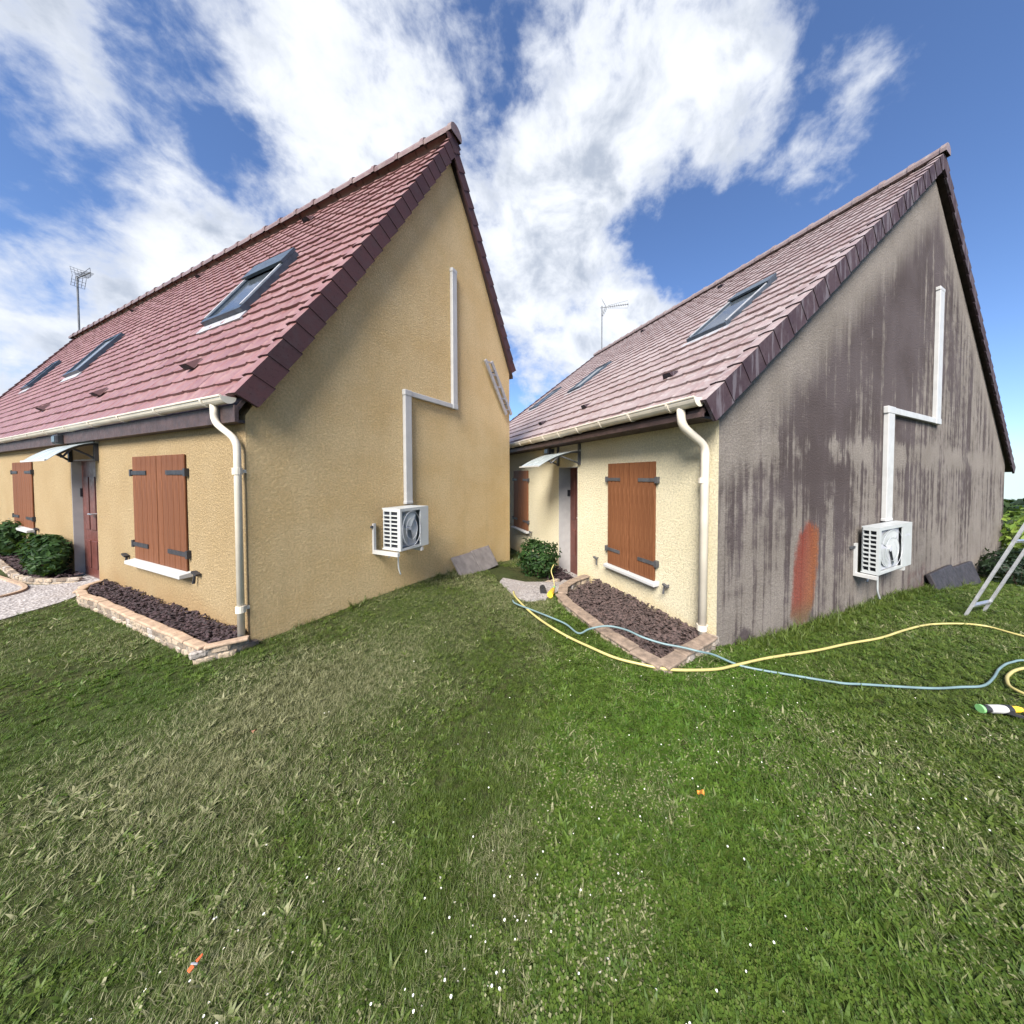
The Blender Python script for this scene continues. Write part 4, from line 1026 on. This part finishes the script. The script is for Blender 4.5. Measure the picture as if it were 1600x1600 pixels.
M['leaf_br'] = plain('brown_dead_leaf', (.22, .10, .05), .75, var=.35, scale=60)
def dead_leaf(x, y, s, rot, mat, label):
    vs = []; n = 9
    for i in range(n):
        u = i/(n-1); w_ = math.sin(PI*u)**.8*.40*s; z = .012*math.sin(6*u) + .01
        vs += [(-w_, (u-.5)*s, z + .25*w_), (0, (u-.5)*s, z), (w_, (u-.5)*s, z + .35*w_)]
    fs = []
    for i in range(n-1): fs += [(3*i, 3*i+1, 3*i+4, 3*i+3), (3*i+1, 3*i+2, 3*i+5, 3*i+4)]
    o = MB().add(vs, fs).build('dead_leaf', mat); o.location = (x, y, float(terrain(x, y)) + .05); o.rotation_euler = (.15, -.1, rot); tag(o, label, 'leaf')
dead_leaf(.79, 1.63, .038, .8, M['leaf_or'], 'bright orange dead leaf on the green lawn right of centre')
dead_leaf(-1.85, 1.93, .035, .3, M['leaf_br'], 'small brown dead leaf on the dry lawn below the ochre corner')

# ------------------------------------------------------------------ lawn: grass, weeds
def vnoise(x, y, s, seed):
    g = np.random.default_rng(seed).random((64, 64)); u, v = x/s, y/s
    i, j = np.floor(u).astype(int), np.floor(v).astype(int); a, b = u-i, v-j; a = a*a*(3-2*a); b = b*b*(3-2*b)
    G = lambda p, q: g[p % 64, q % 64]
    return (G(i,j)*(1-a)+G(i+1,j)*a)*(1-b) + (G(i,j+1)*(1-a)+G(i+1,j+1)*a)*b
def fbm(x, y, s, seed): return (vnoise(x,y,s,seed) + .5*vnoise(x,y,s/2.1,seed+1) + .25*vnoise(x,y,s/4.3,seed+2))/1.75
def to_local(h, x, y):
    a = h['rz']; dx, dy = x-h['loc'][0], y-h['loc'][1]; return dx*math.cos(a)+dy*math.sin(a), -dx*math.sin(a)+dy*math.cos(a)
def poly_in(px, py, poly):
    c = np.zeros(px.shape, bool); j = len(poly)-1
    for i in range(len(poly)):
        (x1, y1), (x2, y2) = poly[i][:2], poly[j][:2]
        cond = ((y1 > py) != (y2 > py)) & (px < (x2-x1)*(py-y1)/((y2-y1) or 1e-9)+x1); c ^= cond; j = i
    return c
PATH_L = [(.10, 3.99), (-.02, 3.86), (-.24, 3.62), (-.40, 3.42), (-.76, 3.2), (-2.2, 2.2), (-3.4, 3.2), (-2.6, 9.0), (.1, 9.4)]
PATH_R = [(.28, 2.83), (-.15, 2.45), (-.62, 2.30), (-1.02, 1.98), (-1.14, 1.86), (-1.46, 1.84), (-1.54, 2.1), (-1.54, 2.75), (-1.5, 3.9), (.3, 3.9)]
def free(x, y, m=.0):
    ok = np.ones(x.shape, bool)
    for h, pl, pa in ((HL, PL_L, PATH_L), (HR, PL_R, PATH_R)):
        u, v = to_local(h, x, y)
        ok &= ~((u > -.01-m) & (v > -.005-m) & (u < h['W']) & (v < h['Ly']))
        ok &= ~poly_in(u, v, [(0.05, pl[0][1])] + pl + [(.05, pl[-1][1])]); ok &= ~poly_in(u, v, pa)
    return ok
def hose_dist(x, y, pts):
    P_ = np.array([p[:2] for p in spline([(a[0], a[1], 0) for a in pts], 4)]); d = np.full(x.shape, 9.0)
    for i in range(0, len(P_)): d = np.minimum(d, np.hypot(x-P_[i,0], y-P_[i,1]))
    return d

def grass_mat():
    m, t, b = material('grass_blades')
    at = lambda n, tp='INSTANCER': t.new('ShaderNodeAttribute', attribute_type=tp, attribute_name=n)
    dry = at('dry').outputs['Fac']; lush = at('lush').outputs['Fac']; rnd = at('rnd').outputs['Fac']
    isl = t.new('ShaderNodeNewGeometry').outputs['Random Per Island']
    c = t.mix(rnd, (.048, .080, .012), (.105, .138, .026))
    c = t.mix(t.math('MULTIPLY', lush, .8), c, t.mix(rnd, (.038, .098, .009), (.085, .168, .016)))
    c = t.mix(t.ss(isl, .70, .95, 0, .55), c, (.115, .125, .035))
    straw = t.mix(isl, (.135, .14, .055), (.30, .29, .16))
    dm = t.ss(t.math('ADD', dry, t.math('MULTIPLY', t.math('SUBTRACT', isl, .5), .9)), .42, .72)
    c = t.mix(dm, c, straw)
    t.put(b.inputs['Base Color'], c); b.inputs['Roughness'].default_value = .5; b.inputs['Specular IOR Level'].default_value = .28
    tr = t.new('ShaderNodeBsdfTranslucent'); t.put(tr.inputs[0], t.mix(.45, c, (.10, .17, .015)))
    mx = t.new('ShaderNodeMixShader'); mx.inputs[0].default_value = .30
    out = m.node_tree.nodes['Material Output']; t.l.new(b.outputs[0], mx.inputs[1]); t.l.new(tr.outputs[0], mx.inputs[2]); t.l.new(mx.outputs[0], out.inputs[0])
    return m
M['grass'] = grass_mat()
def blade(mb, x, y, az, ln, wd, lean, curl, seg=3):
    d = Vector((math.cos(az), math.sin(az), 0)); s = Vector((-d.y, d.x, 0)); p = Vector((x, y, 0)); a = lean; L = ln/seg; o = []
    for i in range(seg+1):
        w_ = wd*(1 - (i/seg)**1.6)*.5
        if i < seg: o += [p - s*w_, p + s*w_]
        else: o += [p]
        p = p + (d*math.sin(a) + Vector((0,0,1))*math.cos(a))*L; a += curl
    fs = [(2*i, 2*i+1, 2*i+3, 2*i+2) for i in range(seg-1)] + [(2*seg-2, 2*seg-1, 2*seg)]
    mb.add(o, fs)
def tuft(kind, seed):
    r = random.Random(seed); mb = MB()
    if kind == 'grass':
        for _ in range(13):
            q = r.uniform(0, .035); a = r.uniform(0, 6.3); blade(mb, q*math.cos(a), q*math.sin(a), r.uniform(0, 6.3), r.uniform(.03, .07), r.uniform(.0024, .0040), r.uniform(.1, .9), r.uniform(.1, .5))
    elif kind == 'flat':
        for _ in range(11):
            q = r.uniform(0, .04); a = r.uniform(0, 6.3); blade(mb, q*math.cos(a), q*math.sin(a), r.uniform(0, 6.3), r.uniform(.035, .075), r.uniform(.0022, .0036), r.uniform(.8, 1.3), r.uniform(.05, .25))
    elif kind == 'tall':
        for _ in range(9):
            q = r.uniform(0, .03); a = r.uniform(0, 6.3); blade(mb, q*math.cos(a), q*math.sin(a), r.uniform(0, 6.3), r.uniform(.10, .20), r.uniform(.005, .009), r.uniform(.05, .5), r.uniform(.1, .4), 4)
    elif kind == 'clover':
        for _ in range(9):
            q = r.uniform(0, .04); a = r.uniform(0, 6.3); c = Vector((q*math.cos(a), q*math.sin(a), r.uniform(.022, .045))); a0 = r.uniform(0, 6.3)
            for k in range(3):
                b_ = a0 + k*2.094; d = Vector((math.cos(b_), math.sin(b_), r.uniform(-.1, .25))); s = Vector((-math.sin(b_), math.cos(b_), 0)); l = r.uniform(.009, .013)
                mb.add([c, c + d*l*.6 + s*l*.5, c + d*l*1.1, c + d*l*.6 - s*l*.5], [(0,1,2,3)])
    elif kind == 'plantain':
        n = r.randint(6, 9)
        for k in range(n):
            blade(mb, 0, 0, k*6.283/n + r.uniform(-.3, .3), r.uniform(.05, .085), r.uniform(.014, .022), r.uniform(.7, 1.1), r.uniform(.1, .35), 4)
    o = bpy.data.objects.new('tuft_%s' % kind, mb.mesh('tuft', M['grass'])); return o
src = bpy.data.collections.new('grass_sources')       # not linked to the scene: only the lawn instances it
KIN = ['grass']*5 + ['flat']*3 + ['tall']*2 + ['clover']*2 + ['plantain']*2
for i, k in enumerate(KIN):
    o = tuft(k, 100+i); o.name = '%02d_%s' % (i, k); src.objects.link(o)

def scatter(n, r0, r1, pw, a0=-68, a1=70):
    a = np.radians(nr.uniform(a0, a1, n)); u = nr.random(n)
    e = 2-pw; r = (r0**e + u*(r1**e - r0**e))**(1/e) if abs(e) > 1e-3 else r0*(r1/r0)**u
    return r*np.sin(a), r*np.cos(a)
def blobs(x, y, L):
    v = np.zeros(x.shape)
    for (bx, by, br, wt) in L: v += wt*np.exp(-((x-bx)**2 + (y-by)**2)/br**2)
    return v
def lawn():
    x, y = scatter(200000, .30, 15, 1.35)
    keep = free(x, y); x, y = x[keep], y[keep]
    # extra tall tufts along the foot of the walls
    ex, ey, sz = [], [], []
    for h, L_, n in ((HR, 11.0, 900), (HL, 4.4, 120)):
        u = nr.uniform(.3, L_, n); v = -np.abs(nr.normal(0, .12 if h is HR else .05, n)) - .015
        a = h['rz']; ex.append(h['loc'][0] + u*math.cos(a) - v*math.sin(a)); ey.append(h['loc'][1] + u*math.sin(a) + v*math.cos(a)); sz.append(np.full(n, 1.0 if h is HR else .6))
    ex, ey, sz = map(np.concatenate, (ex, ey, sz))
    N = len(x); X, Y = np.r_[x, ex], np.r_[y, ey]
    d = np.hypot(X, Y)
    side = np.clip((X + .05 + .10*(fbm(X, Y, .35, 3)-.5)*2)/.16 + .5, 0, 1)          # 0: trampled dry lawn, 1: green lawn
    n1, n2, n3 = fbm(X, Y, .9, 21), fbm(X, Y, .28, 41), fbm(X, Y, 2.2, 61)
    dryL = .31 + .75*(n1-.5) + .85*(n2-.5) + blobs(X, Y, [(-1.75, 2.35, .55, .44), (-2.05, 2.55, .4, .2), (-1.6, 2.75, .35, .15), (-2.3, 2.2, .5, .26), (-1.2, 2.2, .5, .14), (-2.0, 1.75, .5, .20), (-1.35, 1.8, .45, .14), (-1.5, 2.75, .5, .26), (-.7, 3.4, .6, .12), (-3.3, 2.3, .6, -.25), (-3.0, 2.6, .6, -.25), (-.35, 2.2, .5, -.15), (-.3, 1.5, .5, -.12), (-.4, 4.5, .8, .12)])
    dryR = .10 + .35*(n1-.5) + .60*(n2-.5) + blobs(X, Y, [(1.9, 1.7, .8, .14), (2.6, 1.5, .8, .14), (.55, 1.65, .2, .20)])
    dry = np.clip(dryL*(1-side) + dryR*side, 0, 1)
    lush = np.clip((.15 + .8*(n3-.45))*(1-side) + side*(.40 + 1.0*(n3-.5) + blobs(X, Y, [(1.25, 2.5, .55, .55), (.9, 2.0, .6, .30), (1.9, 2.75, .45, .30), (2.3, 1.7, .9, -.35), (2.9, 2.6, 1.0, -.40)])), 0, 1)
    lush += (1-side)*blobs(X, Y, [(-3.2, 2.4, .7, .6)]); lush = np.clip(lush, 0, 1)
    idx = np.zeros(len(X), int); q = nr.random(len(X)); broad = np.clip(.10 + .28*side + .5*(fbm(X, Y, .5, 81)-.5), .03, .6)
    for i in range(len(X)):
        if i >= N: idx[i] = nr.integers(8, 10) if nr.random() < .65 else nr.integers(12, 14)
        elif q[i] < broad[i]*(1 - .8*dry[i]): idx[i] = nr.integers(10, 14) if nr.random() < .85 else nr.integers(12, 14)
        elif q[i] > 1 - .25*dry[i] - .1: idx[i] = nr.integers(5, 8)
        elif q[i] > .885 and side[i] > .5: idx[i] = nr.integers(8, 10)
        else: idx[i] = nr.integers(0, 5)
    scl = nr.uniform(.75, 1.25, len(X))*(.70 + .20*side)*(.85 + .5*(n1-.3)) * np.clip(.9 + .05*(d-1.5), .9, 1.5)
    tall = (idx == 8) | (idx == 9); scl[:N] = np.where(tall[:N], scl[:N]*.42, scl[:N])
    hd = np.minimum(hose_dist(X, Y, YH), hose_dist(X, Y, [b for b in BH])); scl *= np.where(hd < .05, .75, 1.0)
    scl[N:] = nr.uniform(.55, 1.35, len(X)-N)*sz
    dry[N:] *= .5; lush[N:] *= .3
    Z = terrain(X, Y) - .004
    me = bpy.data.meshes.new('grass'); me.from_pydata(np.stack([X, Y, Z], -1).tolist(), [], [])
    def att(n, v, tp='FLOAT'): a = me.attributes.new(n, tp, 'POINT'); a.data.foreach_set('value', v)
    att('dry', dry.astype(np.float32)); att('lush', lush.astype(np.float32)); att('rnd', nr.random(len(X)).astype(np.float32)); att('scl', scl.astype(np.float32)); att('idx', idx.astype(np.int32), 'INT')
    rot = me.attributes.new('rot', 'FLOAT_VECTOR', 'POINT'); rv = np.stack([nr.normal(0, .18, len(X)), nr.normal(0, .18, len(X)), nr.uniform(0, 6.283, len(X))], -1).astype(np.float32)
    rot.data.foreach_set('vector', rv.ravel())
    o = link('grass', me); tag(o, 'mown lawn, dry and pale on the left and greener on the right', 'grass', kind='stuff')
    g = bpy.data.node_groups.new('lawn', 'GeometryNodeTree')
    g.interface.new_socket('Geometry', in_out='INPUT', socket_type='NodeSocketGeometry'); g.interface.new_socket('Geometry', in_out='OUTPUT', socket_type='NodeSocketGeometry')
    gi, go = g.nodes.new('NodeGroupInput'), g.nodes.new('NodeGroupOutput')
    ci = g.nodes.new('GeometryNodeCollectionInfo'); ci.inputs['Collection'].default_value = src; ci.inputs['Separate Children'].default_value = True; ci.inputs['Reset Children'].default_value = True
    ip = g.nodes.new('GeometryNodeInstanceOnPoints'); ip.inputs['Pick Instance'].default_value = True
    def na(n, tp): q_ = g.nodes.new('GeometryNodeInputNamedAttribute'); q_.data_type = tp; q_.inputs[0].default_value = n; return q_.outputs[0]
    mp = g.nodes.new('GeometryNodeMeshToPoints')
    er = g.nodes.new('FunctionNodeEulerToRotation')
    L = g.links.new
    L(gi.outputs[0], mp.inputs['Mesh']); L(mp.outputs[0], ip.inputs['Points']); L(ci.outputs[0], ip.inputs['Instance'])
    L(na('idx', 'INT'), ip.inputs['Instance Index']); L(na('rot', 'FLOAT_VECTOR'), er.inputs[0]); L(er.outputs[0], ip.inputs['Rotation']); L(na('scl', 'FLOAT'), ip.inputs['Scale'])
    L(ip.outputs[0], go.inputs[0])
    md = o.modifiers.new('lawn', 'NODES'); md.node_group = g
lawn()

# ------------------------------------------------------------------ daisies, each its own flower
M['petal'] = plain('white_petal', (.80, .80, .76), .6, var=.05)
M['eye'] = plain('yellow_flower_eye', (.70, .45, .03), .6, var=.1)
def daisy_mesh(seed):
    r = random.Random(seed); mb = MB(); n = 11
    for k in range(n):
        a = 2*PI*k/n; d = Vector((math.cos(a), math.sin(a), r.uniform(.05, .4))); s = Vector((-math.sin(a), math.cos(a), 0)); l = .0085
        mb.add([d*.002, d*l*.7 + s*.0022, d*l, d*l*.7 - s*.0022], [(0, 1, 2, 3)], 0)
    mb.add([(0, 0, .0035)] + [(.0030*math.cos(2*PI*k/7), .0030*math.sin(2*PI*k/7), .0015) for k in range(7)], [(0, 1+k, 1+(k+1) % 7) for k in range(7)], 1)
    mb.tube([(0, 0, 0), (.004, .002, -.045)], .0009, 3, caps=False, mi=2)
    return mb.mesh('daisy', [M['petal'], M['eye'], M['grass']])
dm_ = [daisy_mesh(i) for i in range(4)]
dp_ = []
while len(dp_) < 265:
    a = math.radians(rng.uniform(-58, 62)); d = 1.0 + 3.2*rng.random()**1.35; x, y = d*math.sin(a), d*math.cos(a)
    if not bool(free(np.array([x]), np.array([y]), .08)[0]): continue
    pr = (.16 + (.75 if d < 1.7 else 0)) if x < -.05 else (.45 + .55*math.exp(-((x-2.2)**2+(y-2.1)**2)/1.1))
    if float(fbm(np.array([x]), np.array([y]), .6, 91)[0]) < .40 or rng.random() > pr: continue
    dp_.append((x, y))
for x, y in dp_:
    o = link('daisy', rng.choice(dm_)); o.location = (x, y, float(terrain(x, y)) + rng.uniform(.045, .07)); o.rotation_euler = (rng.uniform(-.5, .5), rng.uniform(-.5, .5), rng.uniform(0, 6.3)); s = rng.uniform(.30, .52); o.scale = (s, s, s)
    tag(o, 'small white daisy in the dry lawn before the ochre house' if x < 0 else 'small white daisy in the green lawn before the streaked house', 'daisy', 'daisies in the dry lawn' if x < 0 else 'daisies in the green lawn')
